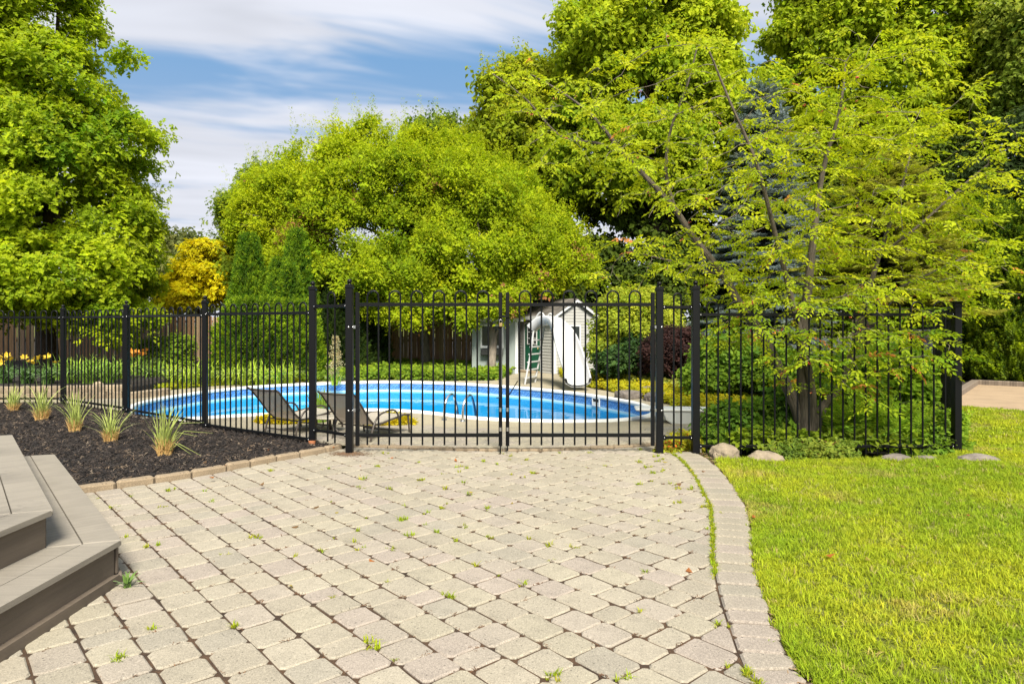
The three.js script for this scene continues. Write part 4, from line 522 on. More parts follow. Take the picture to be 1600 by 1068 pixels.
{ // black equipment housing behind the right fence
  const p = at(1443, 645, 10.6).setY(0), t = thing('equipment_housing', 'black metal pool equipment housing inside the right fence corner', 'equipment box', p, -0.35); mesh('cabinet', cbox(0.42, 1.3, 0.9, 0.02, 0.1, 0.65, -0.3), M.box, t); const d = cbox(0.17, 1.06, 0.03, 0.012, 0.02, 0.56, 0.17); mesh('door', d, std(0.03, 0.033, 0.036, 0.35), t); for (let i = 0; i < 6; i++) mesh('side_slat', cbox(0.035, 1.36, 0.02, 0.004, 0.16 + i * 0.052, 0.69, 0.2), M.box, t); mesh('rear_panel', cbox(0.3, 1.05, 0.05, 0.01, -0.28, 0.62, -0.5), M.dark, t); }

// ---------- trees and plants ----------
const up = V(0, 1, 0);
function facing(dir, spin) { const q = new THREE.Quaternion().setFromUnitVectors(up, dir); return q.multiply(Q(0, spin, 0)); }
const B = (px, py, d, rx, ry, rz) => ({ c: at(px, py, d), r: V(rx * d / F, ry * d / F, rz) });   // a crown lobe
// scatter twig ends over the lobes in clumps
function crown(s, lobes, nClump, per, sig, cols, o = {}) {
  const wts = lobes.map(b => Math.pow(b.r.x * b.r.y * b.r.z, 0.67)), tot = wts.reduce((a, b) => a + b, 0), centers = [];
  for (let i = 0; i < nClump; i++) {
    let w = R() * tot, k = 0; while ((w -= wts[k]) > 0 && k < lobes.length - 1) k++; const b = lobes[k];
    const a = rr(0, 6.283), y = rr(-0.75, 1), h = Math.sqrt(1 - y * y), dir = V(Math.cos(a) * h, y, Math.sin(a) * h); if (dir.z < -0.45 && R() < (o.back ?? 0.6)) { dir.z *= -1; }
    const rad = (o.rin ?? 0.62) + (1.05 - (o.rin ?? 0.62)) * Math.sqrt(R()); const p = b.c.clone().add(dir.clone().multiply(b.r).multiplyScalar(rad));
    if (lobes.some((q, j) => j !== k && p.clone().sub(q.c).divide(q.r).length() < 0.6)) { if (R() < 0.8) continue; }
    centers.push(p); if (o.shoot && dir.y > -0.1 && R() < o.shoot) { const dv = dir.clone().multiplyScalar(0.6).add(V(gauss() * 0.3, 0.9, gauss() * 0.3)).normalize(), Ls = rr(0.4, 1.0) * (o.shootL ?? 1); for (let j = 0; j < 9; j++) { const u = j / 8; s.add(p.clone().addScaledVector(dir.clone().multiply(b.r), 1.02 - rad).addScaledVector(dv, u * Ls).add(V(gauss(), gauss(), gauss()).multiplyScalar(0.07 * (1 - u))), facing(dv, rr(0, 6.28)), (1 - 0.55 * u) * rr(0.7, 1) * (o.scale ?? 1), vary(mixc(cols[0], cols[1], 0.4 + 0.6 * R()), 0.15)); } }
    const tone = Math.min(1, Math.max(0, R() * 0.7 + (b.tone ??= R()) * 0.4 - 0.05)), cc = mixc(cols[0], cols[1], tone), acc = cols[2] && R() < (o.accent ?? 0) ? cols[2] : null, sg = sig * rr(0.55, 1.6), nn = per * rr(0.6, 1.4);
    for (let j = 0; j < nn; j++) { const e = V(gauss() * sg, gauss() * sg * (o.flat ?? 0.65), gauss() * sg), q = p.clone().add(e); const d = dir.clone().multiplyScalar(0.55).add(V(gauss() * 0.5, 0.75, gauss() * 0.5)).normalize(); s.add(q, facing(d, rr(0, 6.28)), rr(0.75, 1.25) * (o.scale ?? 1), vary(acc && R() < 0.3 ? acc : mixc(cc, cols[R() < 0.5 ? 0 : 1], R() * 0.4), 0.2)); }
  }
  return centers;
}
function wander(a, b, n, amp, sag = 0) { const out = []; for (let i = 0; i <= n; i++) { const t = i / n, p = a.clone().lerp(b, t), f = Math.sin(Math.PI * t) * amp; out.push(p.add(V(f * gauss(), sag * Math.sin(Math.PI * t) + f * 0.5 * gauss(), f * gauss()))); } return out; }
function tree(name, label, base, trunkTop, r, lobes, spec, group) {   // trunk, limbs and foliage
  const t = thing(name, label, spec.cat ?? 'tree', base, 0, group), s = new Scatter(); for (const b of lobes) b.c.sub(base); const cs = crown(s, lobes, spec.n, spec.per, spec.sig, spec.cols, spec);
  const top = trunkTop.clone().sub(base), tr = wander(V(0, -0.15, 0), top, 9, r * 0.8); mesh('trunk', tube(tr, tr.map((p, i) => r * (i === 0 ? 1.35 : lerp(1, 0.35, i / 9))), 10), spec.bark ?? M.barkG, t);
  for (let i = 0; i < (spec.limbs ?? 10); i++) { const e = cs[Math.floor(R() * cs.length)]; if (!e) continue; const k = 2 + Math.floor(R() * 7), q = wander(tr[k], e, 6, 0.12 * r + 0.05, 0.15); mesh('limb', tube(q, q.map((p, j) => lerp(r * 0.38, 0.012, j / 6)), 6), spec.bark ?? M.barkG, t); }
  s.build('foliage', spec.geo, M.leaf, t); return t;
}
// big tree, left
tree('broadleaf_tree', 'large dense green tree filling the left picture edge', at(72, 588, 18).setY(0), at(60, 60, 18), 0.27, [B(50, 40, 18, 78, 105, 1.9), B(82, 150, 18, 96, 82, 2.1), B(55, 205, 17.6, 100, 45, 2), B(86, 250, 17.8, 116, 92, 2.3), B(98, 345, 17.6, 120, 82, 2.4), B(95, 430, 17.2, 126, 66, 2.5), B(-60, 230, 18, 130, 240, 2.4), B(40, -70, 18, 90, 90, 1.8), B(40, 478, 16.6, 95, 28, 1.3), B(190, 476, 17, 52, 34, 1.0), B(150, 508, 16.6, 40, 18, 0.7), B(62, 515, 16.4, 24, 18, 0.5), B(203, 98, 17.8, 11, 16, 0.3), B(215, 205, 17.6, 20, 25, 0.5)],
  { n: 620, per: 30, sig: 0.30, cols: [[0.15, 0.27, 0.005], [0.50, 0.58, 0.012]], geo: L.oak, bark: M.barkB, limbs: 16, rin: 0.72, shoot: 0.25, shootL: 0.8 });
// broad light green pair in the centre
const lime = [[0.21, 0.32, 0.004], [0.51, 0.57, 0.008], [0.40, 0.19, 0.08]];
tree('spreading_tree', 'broad light green tree with pale trunk left of the shed, left of the pair', at(668, 576, 20.6).setY(0), at(640, 330, 20.6), 0.16, [B(440, 355, 23, 66, 62, 2.0), B(490, 315, 22.6, 70, 52, 2.1), B(565, 300, 21.2, 84, 62, 2.4), B(560, 390, 20.9, 110, 85, 2.6), B(480, 430, 22.4, 75, 60, 2.0), B(640, 305, 20.8, 72, 70, 2.4), B(620, 442, 19.8, 95, 50, 1.9), B(548, 226, 20.8, 16, 24, 0.5), B(612, 216, 20.6, 12, 28, 0.4), B(468, 250, 22.4, 18, 22, 0.5), B(588, 232, 20.8, 13, 26, 0.4), B(420, 300, 22.8, 22, 26, 0.6), B(520, 232, 21.5, 9, 34, 0.4), B(577, 214, 21, 8, 30, 0.3), B(655, 224, 20.8, 10, 28, 0.4), B(385, 330, 23, 16, 22, 0.5)],
  { n: 660, per: 30, sig: 0.25, cols: lime, accent: 0.03, geo: L.leafSmall, bark: M.barkL, limbs: 14, scale: 1.0, shoot: 0.55, shootL: 1.25, flat: 0.9, rin: 0.6 }, 'light green trees in front of the board fence');
tree('spreading_tree', 'broad light green tree with pale trunk next to the shed, right of the pair', at(767, 586, 18.2).setY(0), at(775, 340, 19.6), 0.13, [B(715, 312, 21, 76, 70, 2.3), B(780, 335, 20.9, 70, 58, 2.2), B(842, 388, 20.8, 58, 44, 1.8), B(890, 418, 20.6, 34, 32, 1.3), B(740, 405, 20.2, 105, 66, 2.2), B(820, 425, 20.2, 70, 34, 1.4), B(695, 466, 19.6, 78, 24, 1.3), B(765, 462, 19.8, 42, 20, 0.9), B(700, 240, 21, 15, 26, 0.4), B(770, 270, 21, 14, 24, 0.4), B(842, 325, 20.8, 11, 26, 0.4), B(778, 474, 18.4, 34, 17, 0.7), B(735, 495, 18.6, 22, 14, 0.6), B(640, 490, 19, 40, 12, 0.7), B(735, 252, 21, 10, 28, 0.4), B(815, 300, 21, 11, 24, 0.4), B(872, 352, 20.7, 12, 22, 0.4)],
  { n: 620, per: 30, sig: 0.25, cols: lime, accent: 0.03, geo: L.leafSmall, bark: M.barkL, limbs: 14, scale: 1.0, shoot: 0.55, shootL: 1.25, flat: 0.9, rin: 0.6 }, 'light green trees in front of the board fence');
tree('broadleaf_tree', 'darker green tree rising behind the cedar columns', at(400, 570, 25).setY(0), at(400, 340, 25), 0.16, [B(398, 345, 25, 48, 52, 1.8), B(385, 420, 25, 42, 60, 1.6), B(440, 330, 25, 40, 60, 1.6), B(410, 290, 25.5, 25, 25, 0.8)], { n: 170, per: 30, sig: 0.34, cols: [[0.11, 0.20, 0.010], [0.26, 0.34, 0.016]], shoot: 0.3, geo: L.maple, limbs: 6, scale: 1.1 });
// background trees
const midG = [[0.20, 0.32, 0.008], [0.54, 0.60, 0.02]], ygreen = [[0.20, 0.29, 0.008], [0.44, 0.47, 0.016]], deep = [[0.025, 0.05, 0.010], [0.08, 0.13, 0.022]];
tree('background_tree', 'distant green treetop just over the light green pair', at(690, 560, 36).setY(0), at(690, 260, 36), 0.2, [B(685, 235, 36, 45, 38, 2), B(720, 262, 36, 36, 45, 2)], { n: 90, per: 24, sig: 0.5, cols: [[0.07, 0.14, 0.012], [0.17, 0.24, 0.02]], shoot: 0.4, shootL: 1.5, geo: L.far, limbs: 3 });
tree('background_tree', 'tall yellow green tree left of the tall maple', at(810, 560, 31).setY(0), at(810, 200, 31), 0.24, [B(800, 160, 31, 46, 46, 2), B(785, 222, 31, 48, 50, 2.2), B(835, 215, 31, 48, 60, 2.4), B(850, 300, 31, 60, 60, 2.4), B(830, 130, 31, 32, 36, 1.5)], { n: 260, per: 26, sig: 0.42, cols: ygreen, geo: L.far, limbs: 6, shoot: 0.4, shootL: 1.5 });
tree('maple_tree', 'tall green maple behind the berry tree, nearest the shed', at(1015, 560, 28).setY(0), at(1020, 60, 28), 0.3, [B(1010, 40, 28, 85, 75, 3), B(950, 90, 28, 66, 70, 2.6), B(1070, 66, 28, 56, 70, 2.4), B(1010, 160, 28, 105, 80, 3), B(1100, 150, 28, 36, 56, 1.8), B(1128, 45, 28, 20, 24, 1.1), B(1142, 108, 28, 18, 24, 1), B(905, 40, 28, 24, 30, 1.2), B(920, 235, 28, 62, 90, 2.4), B(1000, 260, 28, 95, 80, 3), B(1000, -50, 28, 95, 60, 2.6), B(1110, 220, 28, 70, 80, 2.4)], { n: 620, per: 26, sig: 0.42, cols: midG, geo: L.far, limbs: 12, bark: M.barkB, rin: 0.7, shoot: 0.35, shootL: 1.5 });
tree('maple_tree', 'tall green maple beyond the berry tree, farther right', at(1360, 560, 31).setY(0), at(1360, 40, 31), 0.32, [B(1330, 40, 31, 105, 75, 3.2), B(1275, 95, 31, 50, 55, 2.4), B(1222, 55, 31, 22, 26, 1.2), B(1215, 130, 31, 26, 30, 1.4), B(1420, 30, 31, 90, 80, 3), B(1465, 110, 31, 42, 70, 2.4), B(1370, 140, 31, 130, 85, 3.4), B(1270, 25, 31, 45, 50, 2.2), B(1350, -60, 31, 130, 60, 3), B(1470, 200, 31, 75, 70, 2.6), B(1330, 230, 31, 120, 80, 3)], { n: 620, per: 26, sig: 0.45, cols: midG, geo: L.far, limbs: 12, bark: M.barkB, rin: 0.7, shoot: 0.35, shootL: 1.5 });
tree('background_tree', 'loose green tree at the right picture edge', at(1640, 560, 27).setY(0), at(1620, 80, 27), 0.25, [B(1600, 50, 27, 48, 70, 2), B(1640, 130, 27, 85, 90, 2.6), B(1590, 170, 27, 40, 55, 2), B(1660, 20, 27, 70, 80, 2.2)], { n: 230, per: 24, sig: 0.42, cols: [[0.16, 0.25, 0.02], [0.38, 0.43, 0.05]], shoot: 0.4, shootL: 1.5, geo: L.far, limbs: 6 });
tree('background_tree', 'very dark leafed tree below the loose tree at the right edge', at(1590, 570, 24).setY(0), at(1590, 300, 24), 0.2, [B(1585, 235, 24, 55, 55, 2), B(1620, 320, 24, 90, 80, 2.4), B(1545, 300, 24, 40, 60, 1.6)], { n: 230, per: 28, sig: 0.36, cols: deep, geo: L.maple, limbs: 4 });
tree('background_tree', 'dark green trees massed behind the garden shrubs', at(1180, 570, 30).setY(0), at(1180, 400, 30), 0.2, [B(1000, 400, 29, 90, 100, 2.4), B(1120, 380, 30, 110, 130, 2.6), B(1250, 360, 30, 120, 140, 2.6), B(940, 440, 28, 60, 70, 2), B(1380, 340, 30, 120, 150, 2.6), B(1490, 330, 30, 70, 130, 2), B(1080, 475, 27, 80, 50, 1.6), B(1200, 480, 27, 90, 50, 1.6), B(1320, 480, 27, 90, 50, 1.6), B(1430, 480, 27, 70, 50, 1.6), B(890, 460, 27, 50, 42, 1.6), B(820, 470, 27, 60, 40, 1.4)], { n: 620, per: 26, sig: 0.45, cols: [[0.04, 0.075, 0.006], [0.14, 0.20, 0.014]], geo: L.far, limbs: 4 });
tree('background_tree', 'small distant tree with thin brownish top beside the golden tree', at(300, 560, 40).setY(0), at(300, 380, 40), 0.15, [B(300, 395, 40, 42, 28, 1.6), B(255, 395, 36, 26, 40, 1.4), B(340, 410, 40, 26, 26, 1.4), B(270, 455, 34, 60, 45, 1.4), B(335, 460, 34, 45, 45, 1.4)], { n: 90, per: 22, sig: 0.45, cols: [[0.11, 0.15, 0.03], [0.24, 0.25, 0.07]], geo: L.far, limbs: 5 });
tree('background_tree', 'dark green hedge like trees just behind the middle of the board fence', at(620, 560, 26).setY(0), at(620, 480, 26), 0.1, [B(520, 470, 26, 70, 50, 1.2), B(630, 470, 26, 80, 45, 1.2), B(740, 470, 26, 70, 45, 1.2), B(820, 475, 25.5, 50, 40, 1)], { n: 260, per: 22, sig: 0.3, cols: [[0.03, 0.07, 0.006], [0.13, 0.20, 0.014]], geo: L.maple, limbs: 3, scale: 1.2 });
// golden tree behind the fence
tree('golden_tree', 'bright yellow leafed tree behind the board fence, left', at(312, 575, 24).setY(0), at(315, 400, 24), 0.1, [B(325, 395, 24, 26, 17, 0.7), B(318, 420, 24, 42, 15, 0.9), B(300, 445, 24, 48, 18, 1), B(345, 425, 24, 24, 14, 0.6), B(290, 470, 23.8, 40, 14, 0.8), B(350, 448, 23.8, 24, 9, 0.5)], { n: 105, per: 22, sig: 0.24, flat: 0.3, cols: [[0.62, 0.56, 0.006], [0.88, 0.80, 0.012]], geo: L.gold, limbs: 8, rin: 0.5 });

// cedars: upright sprays over a turned outline
function cedar(label, p, h, r, n, pw, cols, name = 'cedar_column', cat = 'cedar', group, sc = 1) {
  const t = thing(name, label, cat, p, 0, group), s = new Scatter(); mesh('trunk', tube([V(0, -0.1, 0), V(0.02, h * 0.5, 0), V(0, h * 0.9, 0)], [0.07, 0.05, 0.015], 7), M.barkB, t);
  for (let i = 0; i < n; i++) { const y = Math.pow(R(), 1.15), a = rr(0, 6.283), lump = 1 + 0.34 * N3(Math.cos(a) * 1.7 + p.x, y * h * 1.1, Math.sin(a) * 1.7) + 0.22 * N3(Math.cos(a) * 4.5, y * h * 2.6 + p.x, Math.sin(a) * 4.5), rad = r * Math.pow(1 - y, pw) * lump * lerp(0.72, 1, Math.sqrt(R())); const dir = V(Math.cos(a), rr(0.4, 1.5), Math.sin(a)).normalize(); const q = new THREE.Quaternion().setFromUnitVectors(V(1, 0, 0), dir).multiply(Q(rr(0, 6.28), 0, 0)); s.add(V(Math.cos(a) * rad, y * h, Math.sin(a) * rad), q, sc * rr(0.6, 1.15), vary(mixc(cols[0], cols[1], sst(-0.3, 0.5, lump - 1 + 0.3 * gauss())), 0.2)); }
  s.build('foliage', L.cedar, M.leaf, t); return t;
}
const ced = [[0.07, 0.17, 0.006], [0.34, 0.48, 0.014]], grpC = 'pointed cedar columns behind the clipped cedar';
cedar('pointed cedar column nearest the golden tree', at(389, 575, 18.4).setY(0), 3.72, 0.78, 7000, 0.85, ced, 'cedar_column', 'cedar', grpC);
cedar('short pointed cedar second from the golden tree', at(437, 575, 18).setY(0), 3.0, 0.55, 5000, 0.85, ced, 'cedar_column', 'cedar', grpC);
cedar('short pointed cedar nearest the tall right column', at(452, 575, 17.8).setY(0), 2.82, 0.46, 4200, 0.85, ced, 'cedar_column', 'cedar', grpC);
cedar('tall pointed cedar column nearest the gate post', at(464, 575, 18.4).setY(0), 3.86, 0.66, 6500, 0.85, ced, 'cedar_column', 'cedar', grpC);
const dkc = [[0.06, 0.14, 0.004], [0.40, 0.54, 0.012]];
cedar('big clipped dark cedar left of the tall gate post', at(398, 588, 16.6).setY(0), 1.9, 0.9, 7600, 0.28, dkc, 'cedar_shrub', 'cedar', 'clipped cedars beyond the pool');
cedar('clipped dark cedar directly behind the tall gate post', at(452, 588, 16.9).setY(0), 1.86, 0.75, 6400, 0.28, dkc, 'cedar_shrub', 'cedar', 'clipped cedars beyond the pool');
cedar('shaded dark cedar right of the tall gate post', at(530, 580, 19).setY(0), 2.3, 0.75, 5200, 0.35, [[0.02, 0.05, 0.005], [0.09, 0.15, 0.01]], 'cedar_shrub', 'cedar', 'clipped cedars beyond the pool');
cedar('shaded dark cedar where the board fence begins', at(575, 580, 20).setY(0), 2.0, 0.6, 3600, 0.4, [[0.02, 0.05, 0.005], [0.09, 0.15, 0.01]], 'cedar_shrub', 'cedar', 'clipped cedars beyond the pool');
{ const c = [[0.05, 0.11, 0.004], [0.40, 0.52, 0.012]]; [['dark cedar at the right edge behind the sand area', 1600, 16.6, 4.2, 1.2], ['dark cedar second from the right behind the sand area', 1535, 17.2, 4.4, 1.15], ['dark cedar nearest the black housing behind the sand area', 1478, 18.4, 4.6, 1.1], ['dark cedar beyond the right picture edge', 1680, 16.8, 4.5, 1.3]].forEach(([l, x, d, h, r]) => cedar(l, at(x, 590, d).setY(0), h, r, 7000, 0.42, c, 'cedar_tree', 'cedar', 'dark cedars behind the sand area', 1.25)); }
// spruces: whorls of needled boughs
function spruce(name, label, p, h, r, cols, o = {}) {
  const t = thing(name, label, 'conifer', p), s = new Scatter(); mesh('trunk', tube([V(0, -0.1, 0), V(0, h * 0.5, 0), V(0, h, 0)], [h * 0.022, h * 0.014, 0.012], 8), M.barkB, t); const br = [];
  const W = o.whorls ?? 26; for (let i = 0; i < W; i++) { const y = lerp(o.y0 ?? 0.08, 0.99, (i + rr(-0.3, 0.3)) / W), k = o.per ?? 9; for (let j = 0; j < k; j++) { const a = (j + R()) / k * 6.283, Lb = r * Math.pow(1 - y, o.pw ?? 0.85) * rr(0.75, 1.1) + 0.06, el = lerp(o.droop ?? -0.25, 0.7, Math.pow(y, 2)), dir = V(Math.cos(a) * Math.cos(el), Math.sin(el), Math.sin(a) * Math.cos(el)); const b = V(0, y * h, 0), e = b.clone().addScaledVector(dir, Lb); br.push(tube([b, b.clone().lerp(e, 0.5).add(V(0, -0.03 * Lb, 0)), e.clone().add(V(0, 0.06 * Lb, 0))], [0.02, 0.013, 0.004], 4, false));
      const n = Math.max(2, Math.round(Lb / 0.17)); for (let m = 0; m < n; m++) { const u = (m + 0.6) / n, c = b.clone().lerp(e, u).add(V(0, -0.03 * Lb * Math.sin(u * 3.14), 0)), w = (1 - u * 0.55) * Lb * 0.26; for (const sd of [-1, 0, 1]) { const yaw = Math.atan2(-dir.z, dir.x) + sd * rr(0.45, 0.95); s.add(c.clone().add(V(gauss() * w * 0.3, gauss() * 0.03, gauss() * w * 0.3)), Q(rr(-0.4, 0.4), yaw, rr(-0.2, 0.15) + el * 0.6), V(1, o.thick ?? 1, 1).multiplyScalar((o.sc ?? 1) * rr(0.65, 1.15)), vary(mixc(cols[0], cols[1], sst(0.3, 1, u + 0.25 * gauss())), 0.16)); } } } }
  mesh('boughs', br, M.barkB, t, 'stuff'); s.build('foliage', L.needle, M.leaf, t); return t;
}
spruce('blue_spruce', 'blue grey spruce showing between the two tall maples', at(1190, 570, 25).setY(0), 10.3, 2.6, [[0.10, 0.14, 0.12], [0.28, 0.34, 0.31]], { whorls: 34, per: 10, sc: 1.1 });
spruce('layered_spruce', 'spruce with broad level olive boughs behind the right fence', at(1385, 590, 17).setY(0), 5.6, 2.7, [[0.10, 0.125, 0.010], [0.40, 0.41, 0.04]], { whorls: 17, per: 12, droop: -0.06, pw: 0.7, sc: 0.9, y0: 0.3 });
spruce('background_spruce', 'small dark conifer tip far behind the left trees', at(421, 560, 38).setY(0), 10.4, 2.0, [[0.03, 0.045, 0.03], [0.06, 0.08, 0.05]], { whorls: 22, per: 8, sc: 1.4 });

// ---------- the berry tree in front: grown branch by branch towards points of its crown ----------
{
  const D = 7.75, base = G(1266, 694).setY(0), t = thing('berry_tree', 'small many stemmed tree with sparse yellow green leaves and red berries by the right fence', 'tree', base);
  const limbs = [
    [[1258, 692, 0], [1246, 640, -0.02], [1222, 590, -0.05], [1190, 525, -0.12], [1160, 480, -0.2], [1128, 430, -0.28], [1090, 378, -0.35], [1052, 325, -0.42], [1012, 280, -0.5], [975, 240, -0.55], [925, 180, -0.6], [880, 145, -0.6], [835, 118, -0.6]],
    [[1262, 692, 0.03], [1258, 620, 0.05], [1255, 540, 0.08], [1262, 450, 0.1], [1275, 350, 0.15], [1288, 260, 0.2], [1310, 170, 0.25], [1325, 95, 0.3]],
    [[1274, 692, 0.0], [1284, 640, -0.05], [1312, 605, -0.12], [1330, 560, -0.2], [1348, 490, -0.25], [1375, 400, -0.3], [1405, 300, -0.3], [1432, 210, -0.3]],
    [[1270, 692, 0.06], [1268, 600, 0.15], [1240, 480, 0.3], [1215, 370, 0.4], [1180, 250, 0.5], [1140, 160, 0.55], [1105, 80, 0.6]],
    [[1052, 325, -0.42], [1040, 270, -0.35], [1050, 200, -0.3], [1075, 130, -0.25], [1090, 70, -0.2]],
    [[1128, 430, -0.28], [1090, 420, -0.4], [1040, 405, -0.5], [985, 392, -0.55]],
    [[1348, 490, -0.25], [1400, 455, -0.4], [1460, 425, -0.5], [1520, 395, -0.6]],
    [[975, 240, -0.55], [935, 222, -0.6], [880, 215, -0.65], [820, 150, -0.6], [765, 112, -0.6]],
    [[1375, 400, -0.3], [1440, 350, -0.2], [1500, 290, -0.1], [1545, 255, 0]],
  ];
  const nodes = [], find = (p) => { let b = -1, m = 0.06; nodes.forEach((n, i) => { const d = n.p.distanceTo(p); if (d < m) { m = d; b = i; } }); return b; };
  const r0 = [0.075, 0.085, 0.06, 0.05, 0.026, 0.022, 0.024, 0.02, 0.02];
  limbs.forEach((l, li) => { const pts = new THREE.CatmullRomCurve3(l.map(([x, y, z]) => at(x, y, D - z).add(V(0.012 * gauss(), 0.012 * gauss(), 0.03 * gauss()))), false, 'centripetal').getSpacedPoints(Math.round(l.length * 3.5)); let par = li > 3 ? nodes.reduce((b, n, i) => n.p.distanceTo(pts[0]) < nodes[b].p.distanceTo(pts[0]) ? i : b, 0) : -1; pts.forEach((p, i) => { if (li > 3 && i === 0) return; nodes.push({ p, par, r: lerp(r0[li], 0.009, Math.pow(i / (pts.length - 1), 0.8)), main: true, limb: li }); par = nodes.length - 1; }); });
  const lobes = [[915, 190, 140, 95, 0.9], [830, 150, 80, 50, 0.5], [1040, 200, 150, 140, 1.2], [1100, 330, 170, 110, 1.2], [1320, 170, 150, 115, 1.2], [1440, 250, 110, 110, 1.1], [1230, 300, 160, 140, 1.4], [1400, 390, 140, 75, 1.1], [1010, 420, 110, 60, 0.8], [1220, 440, 160, 75, 1.3], [1300, 500, 160, 55, 0.9], [1520, 430, 75, 60, 0.7], [1390, 470, 110, 50, 0.9], [1150, 520, 60, 40, 0.6], [1500, 330, 70, 60, 0.7], [1330, 560, 70, 35, 0.6], [1200, 535, 60, 38, 0.4, 0.5], [1290, 555, 90, 40, 0.45, 0.5], [1385, 540, 70, 48, 0.45, 0.5], [1130, 500, 40, 30, 0.4, 0.5], [1240, 590, 45, 26, 0.3, 0.45], [1320, 600, 45, 26, 0.3, 0.45]];
  const att = []; lobes.forEach(([x, y, rx, ry, rz, zo = 0.15]) => { const n = Math.round(rx * ry * (zo > 0.3 ? 0.036 : 0.0145)); for (let i = 0; i < n; i++) { const v = V(rr(-1, 1), rr(-1, 1), rr(-1, 1)); if (v.length() > 1) continue; const c = at(x, y, D); att.push({ p: c.add(V(v.x * rx * D / F, v.y * ry * D / F, v.z * rz + zo)), n: -1, d: 1e9 }); } });
  let from = 0; const STEP = 0.085;
  for (let it = 0; it < 90 && att.length; it++) {
    for (const a of att) for (let i = from; i < nodes.length; i++) { const dx = nodes[i].p.x - a.p.x, dy = nodes[i].p.y - a.p.y, dz = nodes[i].p.z - a.p.z, d = dx * dx + dy * dy + dz * dz; if (d < a.d) { a.d = d; a.n = i; } }
    from = nodes.length; for (let i = att.length - 1; i >= 0; i--) if (att[i].d < 0.019) att.splice(i, 1);
    const pull = new Map(); for (const a of att) { if (a.d > 2.2) continue; const v = pull.get(a.n) ?? V(0, 0, 0); v.add(a.p.clone().sub(nodes[a.n].p).normalize()); pull.set(a.n, v); }
    for (const [i, v] of pull) { if (nodes[i].kids > 3) continue; v.normalize().add(V(gauss() * 0.28, gauss() * 0.22 + 0.02, gauss() * 0.28)); const pp = nodes[i].par; if (pp >= 0) v.addScaledVector(nodes[i].p.clone().sub(nodes[pp].p).normalize(), 0.5); nodes.push({ p: nodes[i].p.clone().addScaledVector(v.normalize(), STEP), par: i, r: 0 }); nodes[i].kids = (nodes[i].kids ?? 0) + 1; }
    if (nodes.length > 5200) break;
  }
  const kids = nodes.map(() => []); nodes.forEach((n, i) => n.par >= 0 && kids[n.par].push(i));
  for (let i = nodes.length - 1; i >= 0; i--) { const k = kids[i].filter(j => !nodes[j].main); let s = 0; for (const j of k) s += Math.pow(nodes[j].r, 2.5); const pr = Math.pow(s || Math.pow(0.0026, 2.5), 0.4); nodes[i].r = nodes[i].main ? Math.max(nodes[i].r, Math.min(pr, nodes[i].r * 1.5)) : Math.min(pr, 0.022); }
  const heads = []; nodes.forEach((n, i) => { if (n.par < 0) heads.push([i, -1]); }); const fine = [], seen = new Set();
  while (heads.length) { const [h, from] = heads.pop(); const chain = []; if (from >= 0) chain.push(from); let i = h; while (i !== undefined) { chain.push(i); const ks = kids[i].slice().sort((a, b) => (nodes[b].limb === nodes[i].limb && nodes[b].main) - (nodes[a].limb === nodes[i].limb && nodes[a].main) || nodes[b].r - nodes[a].r); for (const k of ks.slice(1)) heads.push([k, i]); i = ks[0]; }
    const pts = chain.map(k => nodes[k].p.clone().sub(base)), rs = chain.map((k, j) => j === 0 && from >= 0 ? nodes[chain[1]].r : nodes[k].r); if (pts.length < 2) continue; const mx = Math.max(...rs); if (from < 0) { pts[0].y = -0.12; rs[0] *= 1.25; } const g = tube(pts, rs, mx > 0.03 ? 10 : mx > 0.012 ? 6 : 4, false); if (mx > 0.017) mesh(mx > 0.045 ? 'trunk' : 'limb', g, M.barkG, t); else fine.push(g); }
  mesh('twigs', fine, M.barkL, t, 'stuff');
  mesh('trunk_base', tube([V(-0.01, -0.15, 0), V(-0.012, 0.1, 0), V(0.0, 0.42, 0)], [0.19, 0.15, 0.11], 14), M.barkG, t);
  const s = [new Scatter(), new Scatter()], bs = new Scatter(), yl = [0.48, 0.53, 0.010], gn = [0.20, 0.34, 0.012], og = [0.60, 0.24, 0.06], rd = [0.36, 0.05, 0.03];
  nodes.forEach((n, i) => { if (n.r > 0.010 || n.main && R() < 0.7) return; const px = 800 + n.p.x * F / -n.p.z, py = HZ + (H - n.p.y) * F / -n.p.z; const bare = px < 1150 && py < 420 && py > 70 ? 0.42 : 0.85; const nl = R() < bare ? (kids[i].length ? (R() < 0.5 ? 1 : 2) : 3) : 0; const low = sst(380, 560, py);
    for (let k = 0; k < nl; k++) { const d = n.par >= 0 ? n.p.clone().sub(nodes[n.par].p) : V(1, 0, 0); const yaw = Math.atan2(-d.z, d.x) + rr(-1.2, 1.2); const c = R() < 0.009 + 0.016 * low ? og : vary(mixc(yl, gn, Math.min(1, Math.max(0, 0.15 + 0.5 * low * rr(0.5, 1.3) + 0.35 * gauss()))), 0.14); s[(i + k) % 2].add(n.p.clone().sub(base), Q(rr(-0.7, 0.7), yaw, rr(-0.6, 0.45)), rr(0.7, 1.15), c); }
    if (R() < 0.02 + 0.20 * low) for (let k = 0; k < 3; k++) bs.add(n.p.clone().sub(base).add(V(0.02 * gauss(), -0.03 - 0.02 * R(), 0.02 * gauss())), Q(0, 0, 0), rr(0.7, 1.2), vary(R() < 0.6 ? rd : og, 0.25)); });
  s[0].build('foliage', L.twig, M.leaf, t); s[1].build('foliage', L.twig2, M.leaf, t); bs.build('berries', new THREE.SphereGeometry(0.0085, 6, 5), std(1, 1, 1, 0.4), t);
  console.log('berry tree nodes', nodes.length, 'leaf twigs', s[0].m.length + s[1].m.length);
}
